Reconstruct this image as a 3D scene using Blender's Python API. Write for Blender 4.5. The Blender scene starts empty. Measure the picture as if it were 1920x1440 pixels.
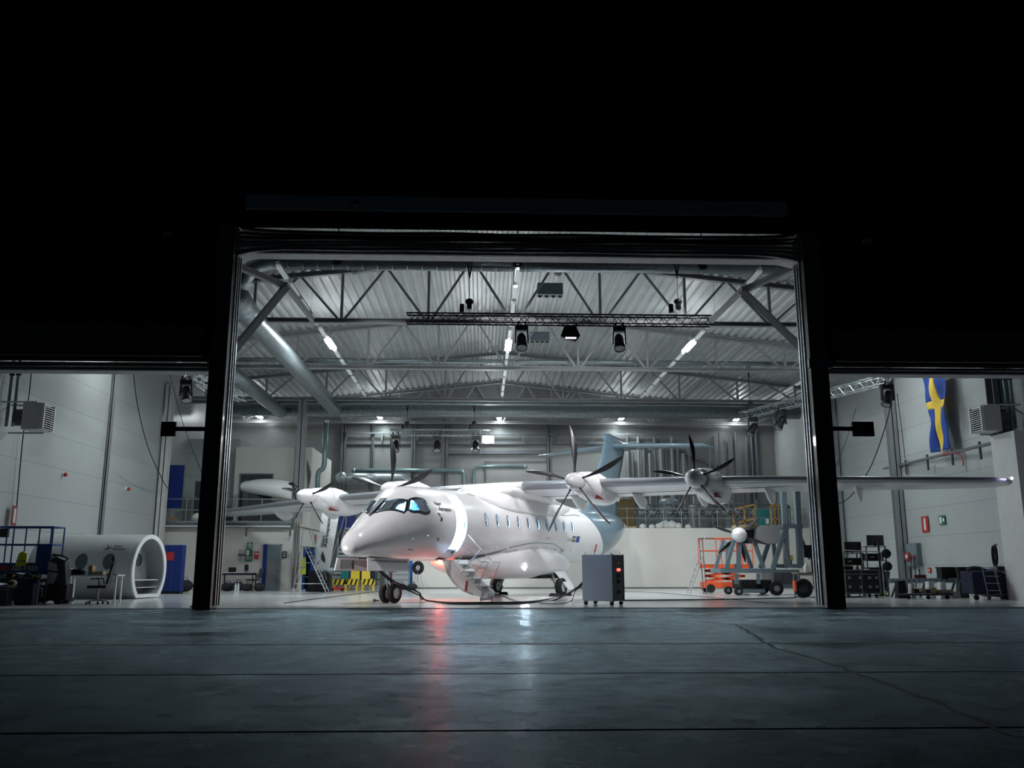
import bpy, bmesh, math, random
from mathutils import Vector, Matrix
random.seed(7)
PI = math.pi
scn = bpy.context.scene
COL = scn.collection
# ---------------------------------------------------------------- camera
F_PX, PITCH, YAW, CAM_H = 1658.3, .2048, .0342, 1.0
cd = bpy.data.cameras.new('camera'); cam = bpy.data.objects.new('camera', cd); COL.objects.link(cam)
cd.sensor_fit = 'HORIZONTAL'; cd.sensor_width = 36; cd.lens = 36 * F_PX / 1920
cd.clip_start = .05; cd.clip_end = 300
cam.location = (0, 0, CAM_H); cam.rotation_euler = (PI / 2 + PITCH, 0, -YAW)
scn.camera = cam
# ---------------------------------------------------------------- world, exposure
w = bpy.data.worlds.new('night'); scn.world = w; w.use_nodes = True
w.node_tree.nodes['Background'].inputs[0].default_value = (.25, .45, .6, 1)
w.node_tree.nodes['Background'].inputs[1].default_value = .02
scn.view_settings.view_transform = 'Standard'
scn.view_settings.look = 'None'
scn.view_settings.exposure = 0
scn.view_settings.gamma = 1
scn.view_settings.use_curve_mapping = False
scn.cycles.max_bounces = 8
scn.cycles.diffuse_bounces = 4
scn.cycles.sample_clamp_indirect = 14
# ---------------------------------------------------------------- hall lamps (large area lights under the lit luminaires and the stage rigs)
def lamp(kind, name, loc, power, col=(1, 1, 1), target=None, **k):
    d = bpy.data.lights.new(name, kind); d.energy = power; d.color = col
    for a, b in k.items(): setattr(d, a, b)
    o = bpy.data.objects.new(name, d); COL.objects.link(o); o.location = loc
    if target is not None:
        o.rotation_euler = (Vector(target) - Vector(loc)).to_track_quat('-Z', 'Y').to_euler()
    return o
COOL = (.84, .97, 1.0)
ROWS = (-12.8, -5.9, 1.0, 8.1, 14.9)
for rx in ROWS:
    for ry in (33.6, 50.4):
        lamp('AREA', 'luminaire_light', (rx, ry, 9.28), (420 if ry < 40 else 130) * (1 if abs(rx - 1) < 8 else .12), COOL, shape='RECTANGLE', size=.35, size_y=1.5)
# stage rig floods, plus added unseen header and facade floods, aimed at the aircraft
FLOODS = [((-3.4, 22.05, 10.35), (-3.3, 26.6, .9), 2600, .62), ((1.2, 24.6, 6.6), (-1.5, 30.5, 1.6), 900, 1.0), ((4.3, 24.6, 6.6), (2, 36, 1.5), 900, 1.2), ((-4.2, 24.4, 9.55), (-2, 38, 1.0), 2100, 1.1),
       ((6.4, 24.4, 9.55), (5, 40, 1.5), 2900, 1.2), ((1, 24.4, 9.55), (3, 42, 1.0), 3200, 1.1), ((-.6, 45.4, 7.0), (0, 36, 1.5), 700, 1.2)]
FLOODS.append(((-7.15, 24.25, 1.45), (-3.3, 25.9, 1.7), 420, 1.5))   # stand flood behind the left door post
for p, t, e, a in FLOODS:
    lamp('SPOT', 'rig_and_added_flood', p, e, (.97, .98, 1), t, spot_size=a, spot_blend=.7, shadow_soft_size=.25)
# ---------------------------------------------------------------- pixel rays of the calibrated view -> points in the hall
_fw = Vector((math.sin(YAW) * math.cos(PITCH), math.cos(YAW) * math.cos(PITCH), math.sin(PITCH)))
_rt = Vector((math.cos(YAW), -math.sin(YAW), 0)); _up = _rt.cross(_fw); _C = Vector((0, 0, CAM_H))
def ray(px, py): return _fw + _rt * ((px - 960) / F_PX) - _up * ((py - 720) / F_PX)
def at(px, py, Y): d = ray(px, py); return _C + d * (Y / d.y)
def atx(px, py, X): d = ray(px, py); return _C + d * (X / d.x)
def atz(px, py, Z=0.): d = ray(px, py); return _C + d * ((Z - CAM_H) / d.z)
# ---------------------------------------------------------------- materials
M = {}
def mat(name, col, rough=.5, metal=0., coat=0., emit=None, es=0., bump=0., bscale=20., var=0., vscale=3., spec=.5, alpha=None, aniso=None):
    m = bpy.data.materials.new(name); m.use_nodes = True; nt = m.node_tree; b = nt.nodes['Principled BSDF']
    b.inputs['Base Color'].default_value = (*col, 1); b.inputs['Roughness'].default_value = rough
    b.inputs['Metallic'].default_value = metal; b.inputs['Coat Weight'].default_value = coat
    b.inputs['Coat Roughness'].default_value = .06; b.inputs['Specular IOR Level'].default_value = spec
    if emit: b.inputs['Emission Color'].default_value = (*emit, 1); b.inputs['Emission Strength'].default_value = es
    if bump or var:
        tc = nt.nodes.new('ShaderNodeTexCoord'); n = nt.nodes.new('ShaderNodeTexNoise'); n.inputs['Scale'].default_value = bscale; n.inputs['Detail'].default_value = 5
        nt.links.new(tc.outputs['Object'], n.inputs['Vector'])
        if bump:
            bp = nt.nodes.new('ShaderNodeBump'); bp.inputs['Strength'].default_value = bump; bp.inputs['Distance'].default_value = .02
            nt.links.new(n.outputs['Fac'], bp.inputs['Height']); nt.links.new(bp.outputs['Normal'], b.inputs['Normal'])
        if var:
            n2 = nt.nodes.new('ShaderNodeTexNoise'); n2.inputs['Scale'].default_value = vscale; n2.inputs['Detail'].default_value = 6
            nt.links.new(tc.outputs['Object'], n2.inputs['Vector'])
            r = nt.nodes.new('ShaderNodeMapRange'); r.inputs[1].default_value = .3; r.inputs[2].default_value = .7
            r.inputs[3].default_value = 1 - var; r.inputs[4].default_value = 1 + var * .5
            nt.links.new(n2.outputs['Fac'], r.inputs[0])
            mx = nt.nodes.new('ShaderNodeVectorMath'); mx.operation = 'SCALE'; mx.inputs[0].default_value = col
            nt.links.new(r.outputs[0], mx.inputs['Scale']); nt.links.new(mx.outputs[0], b.inputs['Base Color'])
    M[name] = m; return m
mat('skin', (.80, .775, .78), .28, coat=.6, var=.03, vscale=2)
mat('skin_lining', (.78, .84, .9), .5)
mat('tail_blue', (.17, .25, .31), .22, coat=.7, var=.03)
mat('boot', (.33, .35, .38), .3, metal=.5)
mat('wing', (.72, .73, .74), .3, coat=.3, var=.03)
mat('seam', (.04, .045, .05), .6)
mat('prop', (.010, .010, .012), .38, coat=.15)
mat('gasket', (.006, .007, .009), .35)
mat('tyre', (.012, .012, .013), .7, bump=.2, bscale=60)
mat('rim', (.82, .83, .85), .35, metal=.1)
mat('steel', (.42, .45, .47), .35, metal=.8)
mat('chrome', (.7, .72, .75), .15, metal=1.)
mat('white', (.78, .78, .77), .4, var=.03)
mat('offwhite', (.62, .62, .6), .5, var=.05)
mat('red', (.45, .02, .02), .5)
mat('darkred', (.25, .03, .03), .5)
mat('blue', (.004, .022, .17), .45, var=.15)
mat('liftblue', (.008, .07, .27), .45, var=.1)
mat('navy', (.006, .01, .035), .8, bump=.3, bscale=12, var=.3)
mat('yellow', (.75, .55, .03), .55, var=.1)
mat('hivis', (.65, .75, .04), .7, bump=.3, bscale=15)
mat('amber', (.45, .25, .06), .5)
mat('orange', (.75, .10, .03), .45)
mat('green', (.01, .14, .06), .5)
mat('teal', (.02, .2, .2), .55, var=.15)
mat('black', (.008, .008, .009), .45, var=.2)
mat('matblack', (.006, .006, .007), .8)
mat('charcoal', (.03, .033, .037), .5, var=.1)
mat('darkgrey', (.07, .075, .08), .5, var=.1)
mat('grey', (.20, .21, .22), .5, var=.08)
mat('bluegrey', (.15, .20, .23), .45, var=.1)
mat('midgrey', (.32, .33, .34), .45, var=.06)
mat('cabgrey', (.60, .67, .84), .4, var=.04)
mat('cabdark', (.03, .045, .055), .4)
mat('wood', (.35, .24, .13), .6, var=.25, vscale=8)
mat('cardboard', (.38, .27, .16), .8, var=.1)
mat('galv', (.34, .39, .41), .38, metal=.75, bump=.15, bscale=30, var=.15, vscale=5)
mat('pipe', (.16, .23, .24), .35, metal=.4, var=.1)
mat('paintsteel', (.28, .29, .30), .5, var=.08)
mat('darksteel', (.11, .12, .13), .5, var=.1)
mat('plastic_clear', (.65, .67, .65), .4, bump=.6, bscale=8)
mat('flagblue', (.004, .05, .30), .7, var=.1)
mat('flagyellow', (.80, .55, .06), .7, var=.08)
mat('cloth', (.015, .016, .02), .9, bump=.5, bscale=15)
mat('lightcloth', (.4, .46, .5), .9, bump=.5, bscale=15)
mat('tan', (.35, .28, .18), .8, bump=.4)
mat('door_black', (.0025, .003, .004), .4, coat=.2, var=.2)
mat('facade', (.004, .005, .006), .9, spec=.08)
mat('facade_strip', (.22, .26, .27), .5)
mat('fabric', (.42, .43, .43), .6, var=.12, vscale=4, bump=.3, bscale=6)
mat('tube_off', (.80, .85, .86), .35, emit=(.9, .98, 1), es=.14)
mat('tube_on', (1, 1, 1), .5, emit=(.92, .98, 1), es=45)
mat('lamp_white', (1, 1, 1), .5, emit=(.95, .97, 1), es=260)
mat('landing', (1, 1, 1), .5, emit=(.93, .96, 1), es=1800)
mat('beacon', (1, .1, .05), .5, emit=(1, .09, .03), es=1500)
mat('navlight', (1, 1, 1), .5, emit=(.72, .62, 1), es=300)
mat('led_red', (1, .05, .03), .5, emit=(1, .04, .03), es=9)
mat('screen', (.02, .022, .026), .15)
mat('strip_lamp', (1, 1, 1), .5, emit=(1, .95, .93), es=4)
mat('ovalglass', (.02, .04, .045), .12, coat=.5)
mat('riser_grey', (.17, .18, .185), .5)
mat('ochre', (.10, .07, .025), .8)
mat('mockup', (.46, .47, .47), .4, var=.05)
mat('frame_blue', (.02, .10, .28), .4)
mat('seat', (.03, .09, .22), .7)
def glass(name, tint, mix=.12):
    m = bpy.data.materials.new(name); m.use_nodes = True; nt = m.node_tree; nt.nodes.clear()
    o = nt.nodes.new('ShaderNodeOutputMaterial'); t = nt.nodes.new('ShaderNodeBsdfTransparent'); g = nt.nodes.new('ShaderNodeBsdfGlossy')
    t.inputs[0].default_value = (*tint, 1); g.inputs[0].default_value = (.9, .95, 1, 1); g.inputs['Roughness'].default_value = .04
    x = nt.nodes.new('ShaderNodeMixShader'); x.inputs[0].default_value = mix
    fr = nt.nodes.new('ShaderNodeFresnel'); fr.inputs[0].default_value = 1.45; a = nt.nodes.new('ShaderNodeMath'); a.operation = 'ADD'; a.inputs[1].default_value = mix * .5
    nt.links.new(fr.outputs[0], a.inputs[0]); nt.links.new(a.outputs[0], x.inputs[0])
    nt.links.new(t.outputs[0], x.inputs[1]); nt.links.new(g.outputs[0], x.inputs[2]); nt.links.new(x.outputs[0], o.inputs[0]); M[name] = m
glass('glass', (.55, .78, .95)); glass('glass_dark', (.25, .38, .45), .2)
# floor of the hall: glossy grey epoxy
def floor_mat():
    m = mat('epoxy', (.42, .43, .42), .2); nt = m.node_tree; b = nt.nodes['Principled BSDF']
    tc = nt.nodes.new('ShaderNodeTexCoord'); n = nt.nodes.new('ShaderNodeTexNoise'); n.inputs['Scale'].default_value = .7; n.inputs['Detail'].default_value = 8
    nt.links.new(tc.outputs['Object'], n.inputs['Vector'])
    r = nt.nodes.new('ShaderNodeMapRange'); r.inputs[3].default_value = .13; r.inputs[4].default_value = .19; nt.links.new(n.outputs['Fac'], r.inputs[0]); nt.links.new(r.outputs[0], b.inputs['Roughness'])
    cr = nt.nodes.new('ShaderNodeMapRange'); cr.inputs[3].default_value = .95; cr.inputs[4].default_value = 1.05; nt.links.new(n.outputs['Fac'], cr.inputs[0])
    s = nt.nodes.new('ShaderNodeVectorMath'); s.operation = 'SCALE'; s.inputs[0].default_value = (.58, .60, .60); nt.links.new(cr.outputs[0], s.inputs['Scale']); nt.links.new(s.outputs[0], b.inputs['Base Color'])
floor_mat()
# apron: wet broom-finished concrete with puddled patches
def wet_mat():
    m = mat('wet_concrete', (.03, .036, .042), .25); nt = m.node_tree; b = nt.nodes['Principled BSDF']; L = nt.links.new
    tc = nt.nodes.new('ShaderNodeTexCoord')
    def noise(sc, det, scale=(1, 1, 1), rough=.5):
        mp = nt.nodes.new('ShaderNodeMapping'); mp.inputs['Scale'].default_value = scale; L(tc.outputs['Object'], mp.inputs[0])
        n = nt.nodes.new('ShaderNodeTexNoise'); n.inputs['Scale'].default_value = sc; n.inputs['Detail'].default_value = det; n.inputs['Roughness'].default_value = rough
        L(mp.outputs[0], n.inputs['Vector']); return n
    big = noise(.35, 7, (1, 1.4, 1), .6); fine = noise(55, 5, (1, 1, 1), .7); broom = noise(7, 4, (9, .5, 1)); mid = noise(3.2, 6)
    r = nt.nodes.new('ShaderNodeMapRange'); r.inputs[1].default_value = .38; r.inputs[2].default_value = .66; r.inputs[3].default_value = .16; r.inputs[4].default_value = .32
    L(big.outputs['Fac'], r.inputs[0])
    c = nt.nodes.new('ShaderNodeMapRange'); c.inputs[1].default_value = .3; c.inputs[2].default_value = .7; c.inputs[3].default_value = .7; c.inputs[4].default_value = 1.35
    L(mid.outputs['Fac'], c.inputs[0])
    s = nt.nodes.new('ShaderNodeVectorMath'); s.operation = 'SCALE'; s.inputs[0].default_value = (.018, .030, .038); L(c.outputs[0], s.inputs['Scale'])
    a1 = nt.nodes.new('ShaderNodeMath'); a1.operation = 'MULTIPLY'; a1.inputs[1].default_value = .35; L(broom.outputs['Fac'], a1.inputs[0])
    a2 = nt.nodes.new('ShaderNodeMath'); a2.operation = 'ADD'; L(a1.outputs[0], a2.inputs[0]); L(fine.outputs['Fac'], a2.inputs[1])
    bm = nt.nodes.new('ShaderNodeMapRange'); bm.inputs[1].default_value = .4; bm.inputs[2].default_value = .65; bm.inputs[3].default_value = .35; bm.inputs[4].default_value = 1.; L(big.outputs['Fac'], bm.inputs[0])
    bp = nt.nodes.new('ShaderNodeBump'); bp.inputs['Distance'].default_value = .014; L(bm.outputs[0], bp.inputs['Strength']); L(a2.outputs[0], bp.inputs['Height'])
    out = nt.nodes['Material Output']; nt.nodes.remove(b)
    df = nt.nodes.new('ShaderNodeBsdfDiffuse'); gl = nt.nodes.new('ShaderNodeBsdfGlossy'); mx = nt.nodes.new('ShaderNodeMixShader'); fr = nt.nodes.new('ShaderNodeFresnel'); fr.inputs[0].default_value = 1.22
    L(s.outputs[0], df.inputs['Color']); gl.inputs['Color'].default_value = (.34, .425, .47, 1); L(r.outputs[0], gl.inputs['Roughness'])
    for n_ in (df, gl): L(bp.outputs[0], n_.inputs['Normal'])
    pw = nt.nodes.new('ShaderNodeMath'); pw.operation = 'POWER'; pw.inputs[1].default_value = 1.45; L(fr.outputs[0], pw.inputs[0])
    pt = nt.nodes.new('ShaderNodeMapRange'); pt.inputs[1].default_value = .3; pt.inputs[2].default_value = .75; pt.inputs[3].default_value = 1.2; pt.inputs[4].default_value = .72; L(mid.outputs['Fac'], pt.inputs[0])
    mf = nt.nodes.new('ShaderNodeMath'); mf.operation = 'MULTIPLY'; mf.use_clamp = True; L(pw.outputs[0], mf.inputs[0]); L(pt.outputs[0], mf.inputs[1])
    L(mf.outputs[0], mx.inputs[0]); L(df.outputs[0], mx.inputs[1]); L(gl.outputs[0], mx.inputs[2]); L(mx.outputs[0], out.inputs[0])
wet_mat()
def wall_mat(name, col, vert=False):
    m = mat(name, col, .32); nt = m.node_tree; b = nt.nodes['Principled BSDF']; L = nt.links.new
    tc = nt.nodes.new('ShaderNodeTexCoord'); sx = nt.nodes.new('ShaderNodeSeparateXYZ'); L(tc.outputs['Object'], sx.inputs[0])
    wv = nt.nodes.new('ShaderNodeMath'); wv.operation = 'PINGPONG'; wv.inputs[1].default_value = .055; L(sx.outputs[2], wv.inputs[0])
    bg = nt.nodes.new('ShaderNodeMath'); bg.operation = 'MODULO'; bg.inputs[1].default_value = 1.1; L(sx.outputs[2], bg.inputs[0])
    lt = nt.nodes.new('ShaderNodeMath'); lt.operation = 'LESS_THAN'; lt.inputs[1].default_value = .022; L(bg.outputs[0], lt.inputs[0])
    n = nt.nodes.new('ShaderNodeTexNoise'); n.inputs['Scale'].default_value = .5; n.inputs['Detail'].default_value = 5; L(tc.outputs['Object'], n.inputs['Vector'])
    r = nt.nodes.new('ShaderNodeMapRange'); r.inputs[3].default_value = .9; r.inputs[4].default_value = 1.08; L(n.outputs['Fac'], r.inputs[0])
    mu = nt.nodes.new('ShaderNodeMath'); mu.operation = 'MULTIPLY_ADD'; mu.inputs[1].default_value = -.35; L(lt.outputs[0], mu.inputs[0]); L(r.outputs[0], mu.inputs[2])
    s = nt.nodes.new('ShaderNodeVectorMath'); s.operation = 'SCALE'; s.inputs[0].default_value = col; L(mu.outputs[0], s.inputs['Scale']); L(s.outputs[0], b.inputs['Base Color'])
    bp = nt.nodes.new('ShaderNodeBump'); bp.inputs['Strength'].default_value = .12; bp.inputs['Distance'].default_value = .01; L(wv.outputs[0], bp.inputs['Height']); L(bp.outputs[0], b.inputs['Normal'])
wall_mat('wall_panel', (.42, .445, .44)); wall_mat('wall_grey', (.20, .205, .20)); mat('plaster', (.62, .61, .57), .6, var=.04, vscale=1)
mat('deck', (.42, .44, .44), .4, var=.12, vscale=.8)
# ---------------------------------------------------------------- mesh builder
def V(*a): return Vector(a)
class MB:
    def __init__(s, *mats): s.v = []; s.f = []; s.mi = []; s.sm = []; s.mats = list(mats) or ['white']; s.cur = 0
    def use(s, m):
        if m not in s.mats: s.mats.append(m)
        s.cur = s.mats.index(m); return s
    def add(s, vs, fs, smooth=False):
        o = len(s.v); s.v += [tuple(p) for p in vs]
        for f in fs: s.f.append([o + i for i in f]); s.mi.append(s.cur); s.sm.append(smooth)
        return s
    def box(s, a, b):
        x0, y0, z0 = [min(p, q) for p, q in zip(a, b)]; x1, y1, z1 = [max(p, q) for p, q in zip(a, b)]
        return s.add([(x0, y0, z0), (x1, y0, z0), (x1, y1, z0), (x0, y1, z0), (x0, y0, z1), (x1, y0, z1), (x1, y1, z1), (x0, y1, z1)],
                     [(0, 3, 2, 1), (4, 5, 6, 7), (0, 1, 5, 4), (1, 2, 6, 5), (2, 3, 7, 6), (3, 0, 4, 7)])
    def cbox(s, c, d, rz=0.):
        hx, hy, hz = d[0] / 2, d[1] / 2, d[2] / 2; R = Matrix.Rotation(rz, 3, 'Z') if not isinstance(rz, Matrix) else rz
        P = [Vector(c) + R @ Vector((x, y, z)) for z in (-hz, hz) for x, y in ((-hx, -hy), (hx, -hy), (hx, hy), (-hx, hy))]
        return s.add(P, [(0, 3, 2, 1), (4, 5, 6, 7), (0, 1, 5, 4), (1, 2, 6, 5), (2, 3, 7, 6), (3, 0, 4, 7)])
    def beam(s, a, b, w, h=None, up=(0, 0, 1)):
        a, b = Vector(a), Vector(b); h = h or w; d = (b - a).normalized(); u = Vector(up)
        if abs(d.dot(u)) > .98: u = Vector((0, 1, 0))
        x = d.cross(u).normalized(); y = x.cross(d)
        P = [p + x * (i * w / 2) + y * (j * h / 2) for p in (a, b) for i, j in ((-1, -1), (1, -1), (1, 1), (-1, 1))]
        return s.add(P, [(3, 2, 1, 0), (4, 5, 6, 7), (0, 1, 5, 4), (1, 2, 6, 5), (2, 3, 7, 6), (3, 0, 4, 7)])
    def ibeam(s, a, b, w, h, t=.03, up=(0, 0, 1)):
        a, b = Vector(a), Vector(b); d = (b - a).normalized(); u = Vector(up); x = d.cross(u).normalized(); y = x.cross(d)
        for o in (-1, 1): s.beam(a + y * o * (h - t) / 2, b + y * o * (h - t) / 2, w, t, up)
        return s.beam(a, b, t, h - t * 2, up)
    def cyl(s, a, b, r, r2=None, n=16, caps=True):
        a, b = Vector(a), Vector(b); r2 = r if r2 is None else r2; d = (b - a).normalized(); u = Vector((0, 0, 1)) if abs(d.z) < .95 else Vector((1, 0, 0))
        x = d.cross(u).normalized(); y = d.cross(x)
        A = [a + x * math.cos(t) * r + y * math.sin(t) * r for t in [2 * PI * i / n for i in range(n)]]
        B = [b + x * math.cos(t) * r2 + y * math.sin(t) * r2 for t in [2 * PI * i / n for i in range(n)]]
        s.add(A + B, [(i, (i + 1) % n, n + (i + 1) % n, n + i) for i in range(n)], n > 6)
        if caps:
            if r > 0: s.add(A, [tuple(range(n))[::-1]])
            if r2 > 0: s.add(B, [tuple(range(n))])
        return s
    def tube(s, pts, r, n=8, closed=False):
        P = [Vector(p) for p in pts]; rings = []; m = len(P); u = None
        for i in range(m):
            d = (P[(i + 1) % m] - P[i - 1]) if closed else (P[min(i + 1, m - 1)] - P[max(i - 1, 0)])
            d = d.normalized() if d.length > 1e-9 else Vector((0, 0, 1))
            if u is None: u = d.orthogonal().normalized()
            u = (u - d * u.dot(d)); u = u.normalized() if u.length > 1e-6 else d.orthogonal().normalized()
            w_ = d.cross(u); rings.append([P[i] + u * math.cos(2 * PI * k / n) * r + w_ * math.sin(2 * PI * k / n) * r for k in range(n)])
        fs = []
        for i in range(m if closed else m - 1):
            for k in range(n): fs.append((i * n + k, i * n + (k + 1) % n, ((i + 1) % m) * n + (k + 1) % n, ((i + 1) % m) * n + k))
        if not closed: fs += [tuple(range(n))[::-1], tuple((m - 1) * n + k for k in range(n))]
        return s.add([p for q in rings for p in q], fs, True)
    def lathe(s, prof, o=(0, 0, 0), axis=(0, 0, 1), n=24, closed=False):
        o, d = Vector(o), Vector(axis).normalized(); u = Vector((0, 0, 1)) if abs(d.z) < .95 else Vector((1, 0, 0)); x = d.cross(u).normalized(); y = d.cross(x)
        P = [o + d * z + (x * math.cos(2 * PI * k / n) + y * math.sin(2 * PI * k / n)) * r for r, z in prof for k in range(n)]
        m = len(prof); fs = [(i * n + k, i * n + (k + 1) % n, ((i + 1) % m) * n + (k + 1) % n, ((i + 1) % m) * n + k) for i in range(m if closed else m - 1) for k in range(n)]
        return s.add(P, fs, True)
    def loft(s, secs, caps=True, smooth=True):
        n = len(secs[0]); m = len(secs); P = [p for q in secs for p in q]
        s.add(P, [(i * n + k, i * n + (k + 1) % n, (i + 1) * n + (k + 1) % n, (i + 1) * n + k) for i in range(m - 1) for k in range(n)], smooth)
        if caps: s.add(secs[0], [tuple(range(n))[::-1]]); s.add(secs[-1], [tuple(range(n))])
        return s
    def prism(s, pts, d):
        n = len(pts); A = [Vector(p) for p in pts]; B = [p + Vector(d) for p in A]
        return s.add(A + B, [tuple(range(n))[::-1], tuple(range(n, 2 * n))] + [(i, (i + 1) % n, n + (i + 1) % n, n + i) for i in range(n)])
    def ball(s, c, r, n=12, sc=(1, 1, 1)):
        c = Vector(c); P = []; m = n // 2
        for i in range(m + 1):
            for k in range(n):
                a, b = PI * i / m, 2 * PI * k / n; P.append(c + Vector((math.sin(a) * math.cos(b) * r * sc[0], math.sin(a) * math.sin(b) * r * sc[1], math.cos(a) * r * sc[2])))
        return s.add(P, [(i * n + k, (i + 1) * n + k, (i + 1) * n + (k + 1) % n, i * n + (k + 1) % n) for i in range(m) for k in range(n)], True)
    def build(s, name, parent=None, world=False, bevel=0., fix=True):
        me = bpy.data.meshes.new(name); me.from_pydata(s.v, [], s.f)
        for m_ in s.mats: me.materials.append(M[m_])
        me.polygons.foreach_set('material_index', s.mi); me.polygons.foreach_set('use_smooth', s.sm)
        if fix:
            bm = bmesh.new(); bm.from_mesh(me); bmesh.ops.remove_doubles(bm, verts=bm.verts, dist=1e-5) if fix == 2 else None
            bmesh.ops.recalc_face_normals(bm, faces=bm.faces); bm.to_mesh(me); bm.free()
        me.update()
        o = bpy.data.objects.new(name, me); COL.objects.link(o)
        if parent:
            o.parent = parent
            if world: o.matrix_parent_inverse = wm(parent).inverted()
        if bevel:
            b = o.modifiers.new('bevel', 'BEVEL'); b.width = bevel; b.segments = 2; b.limit_method = 'ANGLE'; b.harden_normals = False
        return o
def wm(o):
    m = Matrix.LocRotScale(o.location, o.rotation_euler, o.scale)
    return wm(o.parent) @ o.matrix_parent_inverse @ m if o.parent else m
def tag(o, label=None, cat=None, group=None, kind=None):
    if label: o['label'] = label
    if cat: o['category'] = cat
    if group: o['group'] = group
    if kind: o['kind'] = kind
    return o
def thing(name, label, cat, loc=(0, 0, 0), rz=0., group=None):
    o = bpy.data.objects.new(name, None); COL.objects.link(o); o.empty_display_size = .1; o.location = loc; o.rotation_euler = (0, 0, rz)
    return tag(o, label, cat, group)
def struct(name, mb, **k): return tag(mb.build(name, **k), kind='structure')
def copy_tree(o, parent=None):
    c = o.copy(); COL.objects.link(c)
    if parent: c.parent = parent; c.matrix_parent_inverse = o.matrix_parent_inverse.copy()
    for ch in list(o.children): copy_tree(ch, c)
    return c
def dup(o, loc=None, rz=None, label=None, group=None):
    c = copy_tree(o)
    if loc is not None: c.location = loc
    if rz is not None: c.rotation_euler = (0, 0, rz)
    return tag(c, label, None, group)
def text_geo(s, size=1., bold=0.):
    cu = bpy.data.curves.new('t', 'FONT'); cu.body = s; cu.size = size; cu.offset = bold; cu.resolution_u = 3
    o = bpy.data.objects.new('t', cu); COL.objects.link(o); dg = bpy.context.evaluated_depsgraph_get(); dg.update()
    me = bpy.data.meshes.new_from_object(o.evaluated_get(dg))
    vs = [v.co.copy() for v in me.vertices]; fs = [tuple(p.vertices) for p in me.polygons]
    bpy.data.objects.remove(o); bpy.data.curves.remove(cu); bpy.data.meshes.remove(me)
    return vs, fs
def text_on(name, s, size, org, right, up, m, parent=None, world=False, fitw=None, bold=0.):
    vs, fs = text_geo(s, size, bold); org, right, up = Vector(org), Vector(right).normalized(), Vector(up).normalized()
    k = 1.
    if fitw: k = fitw / max(v.x for v in vs)
    mb = MB(m); mb.add([org + right * v.x * k + up * v.y for v in vs], fs); return mb.build(name, parent, world, fix=False)
# ================================================================ the setting
D = 23.15; YB = 52.0; XL, XR, YM = -14.85, 17.5, 41.7; HC = 9.3
def roofz(x): return 11.85 - .11 * abs(x - 1.05)
struct('floor', MB('epoxy').box((-30, D + .1, -.3), (32, YB + .6, 0)))
# apron in slabs with joints
ap = MB('wet_concrete')
ys = [-12, -4, atz(960, 1362).y, atz(960, 1258).y, atz(960, 1204).y, D - .02]
for a, b in zip(ys, ys[1:]):
    ap.box((-45, a + .028, -.35), (45, b - .028, -.025))
struct('ground', ap)
struct('trim_1', MB('matblack').box((-45, -12, -.36), (45, D, -.06)))
struct('trim_2', MB('steel').box((-30, D - .02, -.2), (32, D + .09, -.012)))
# ragged joint filler and the long crack
def ragged(pts, w):
    mb = MB('matblack'); P = []
    for a, b in zip(pts, pts[1:]):
        a, b = Vector(a), Vector(b); n = max(2, int((b - a).length / .18))
        for i in range(n): P.append(a.lerp(b, i / n))
    L_, R_ = [], []
    for i, p in enumerate(P):
        d = (P[min(i + 1, len(P) - 1)] - P[max(i - 1, 0)]).normalized(); nn = Vector((-d.y, d.x, 0)); j = random.uniform(-.03, .03)
        L_.append(p + nn * (j + w * random.uniform(.3, 1))); R_.append(p + nn * (j - w * random.uniform(.3, 1)))
    vs = [(q.x, q.y, -.0235) for q in L_ + R_]; n = len(P)
    return mb.add(vs, [(i, i + 1, n + i + 1, n + i) for i in range(n - 1)])
c = ragged([atz(*p) for p in [(1310, 1163), (1380, 1168), (1450, 1210), (1560, 1240), (1640, 1270), (1740, 1305), (1840, 1345), (1925, 1385)]], .04).build('pavement_crack')
tag(c, 'long ragged crack running diagonally across the wet concrete at right', 'crack')
c = ragged([(-30, ys[4], 0), (30, ys[4], 0)], .085).build('joint_filler'); tag(c, 'dark ragged joint line across the wet concrete nearest the hangar sill', 'joint')
# front facade (unlit, black)
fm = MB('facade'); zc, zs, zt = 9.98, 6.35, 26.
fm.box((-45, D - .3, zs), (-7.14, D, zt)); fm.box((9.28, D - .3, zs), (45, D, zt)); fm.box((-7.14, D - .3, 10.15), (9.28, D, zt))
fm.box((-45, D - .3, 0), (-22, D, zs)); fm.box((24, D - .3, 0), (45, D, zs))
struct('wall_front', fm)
for k, (xa, xb, ya, yb) in enumerate([(462, 1474, 381, 393)]):
    a, b = at(xa, yb, D - .34), at(xb, ya, D - .34); s_ = MB('facade_strip').box((a.x, D - .42, a.z), (b.x, D - .3, b.z)); struct('trim_3', s_)
for k, (xa, xb, za, zb) in enumerate([(-22, -7.3, 6.4, 7.25), (9.45, 24, 6.4, 7.25)]):
    struct('trim_%d' % (4 + k), MB('door_black').box((xa, D - .48, za), (xb, D - .3, zb)).box((xa, D - .56, za + .1), (xb, D - .48, za + .22)))
def wall_lamp(px, py, label):
    p = at(px, py, D - .4); t = thing('wall_lamp', label, 'wall lamp', (p.x, D - .3, p.z), group=None)
    MB('grey').box((-.11, -.22, -.06), (.11, -.04, .06)).build('lamp_housing', t); MB('darkgrey').box((-.04, -.05, -.04), (.04, 0, .04)).build('bracket', t)
wall_lamp(315, 441, 'small unlit box lamp on the black facade, left of the big doorway')
wall_lamp(1624, 455, 'small unlit box lamp on the black facade, right of the big doorway')
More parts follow.
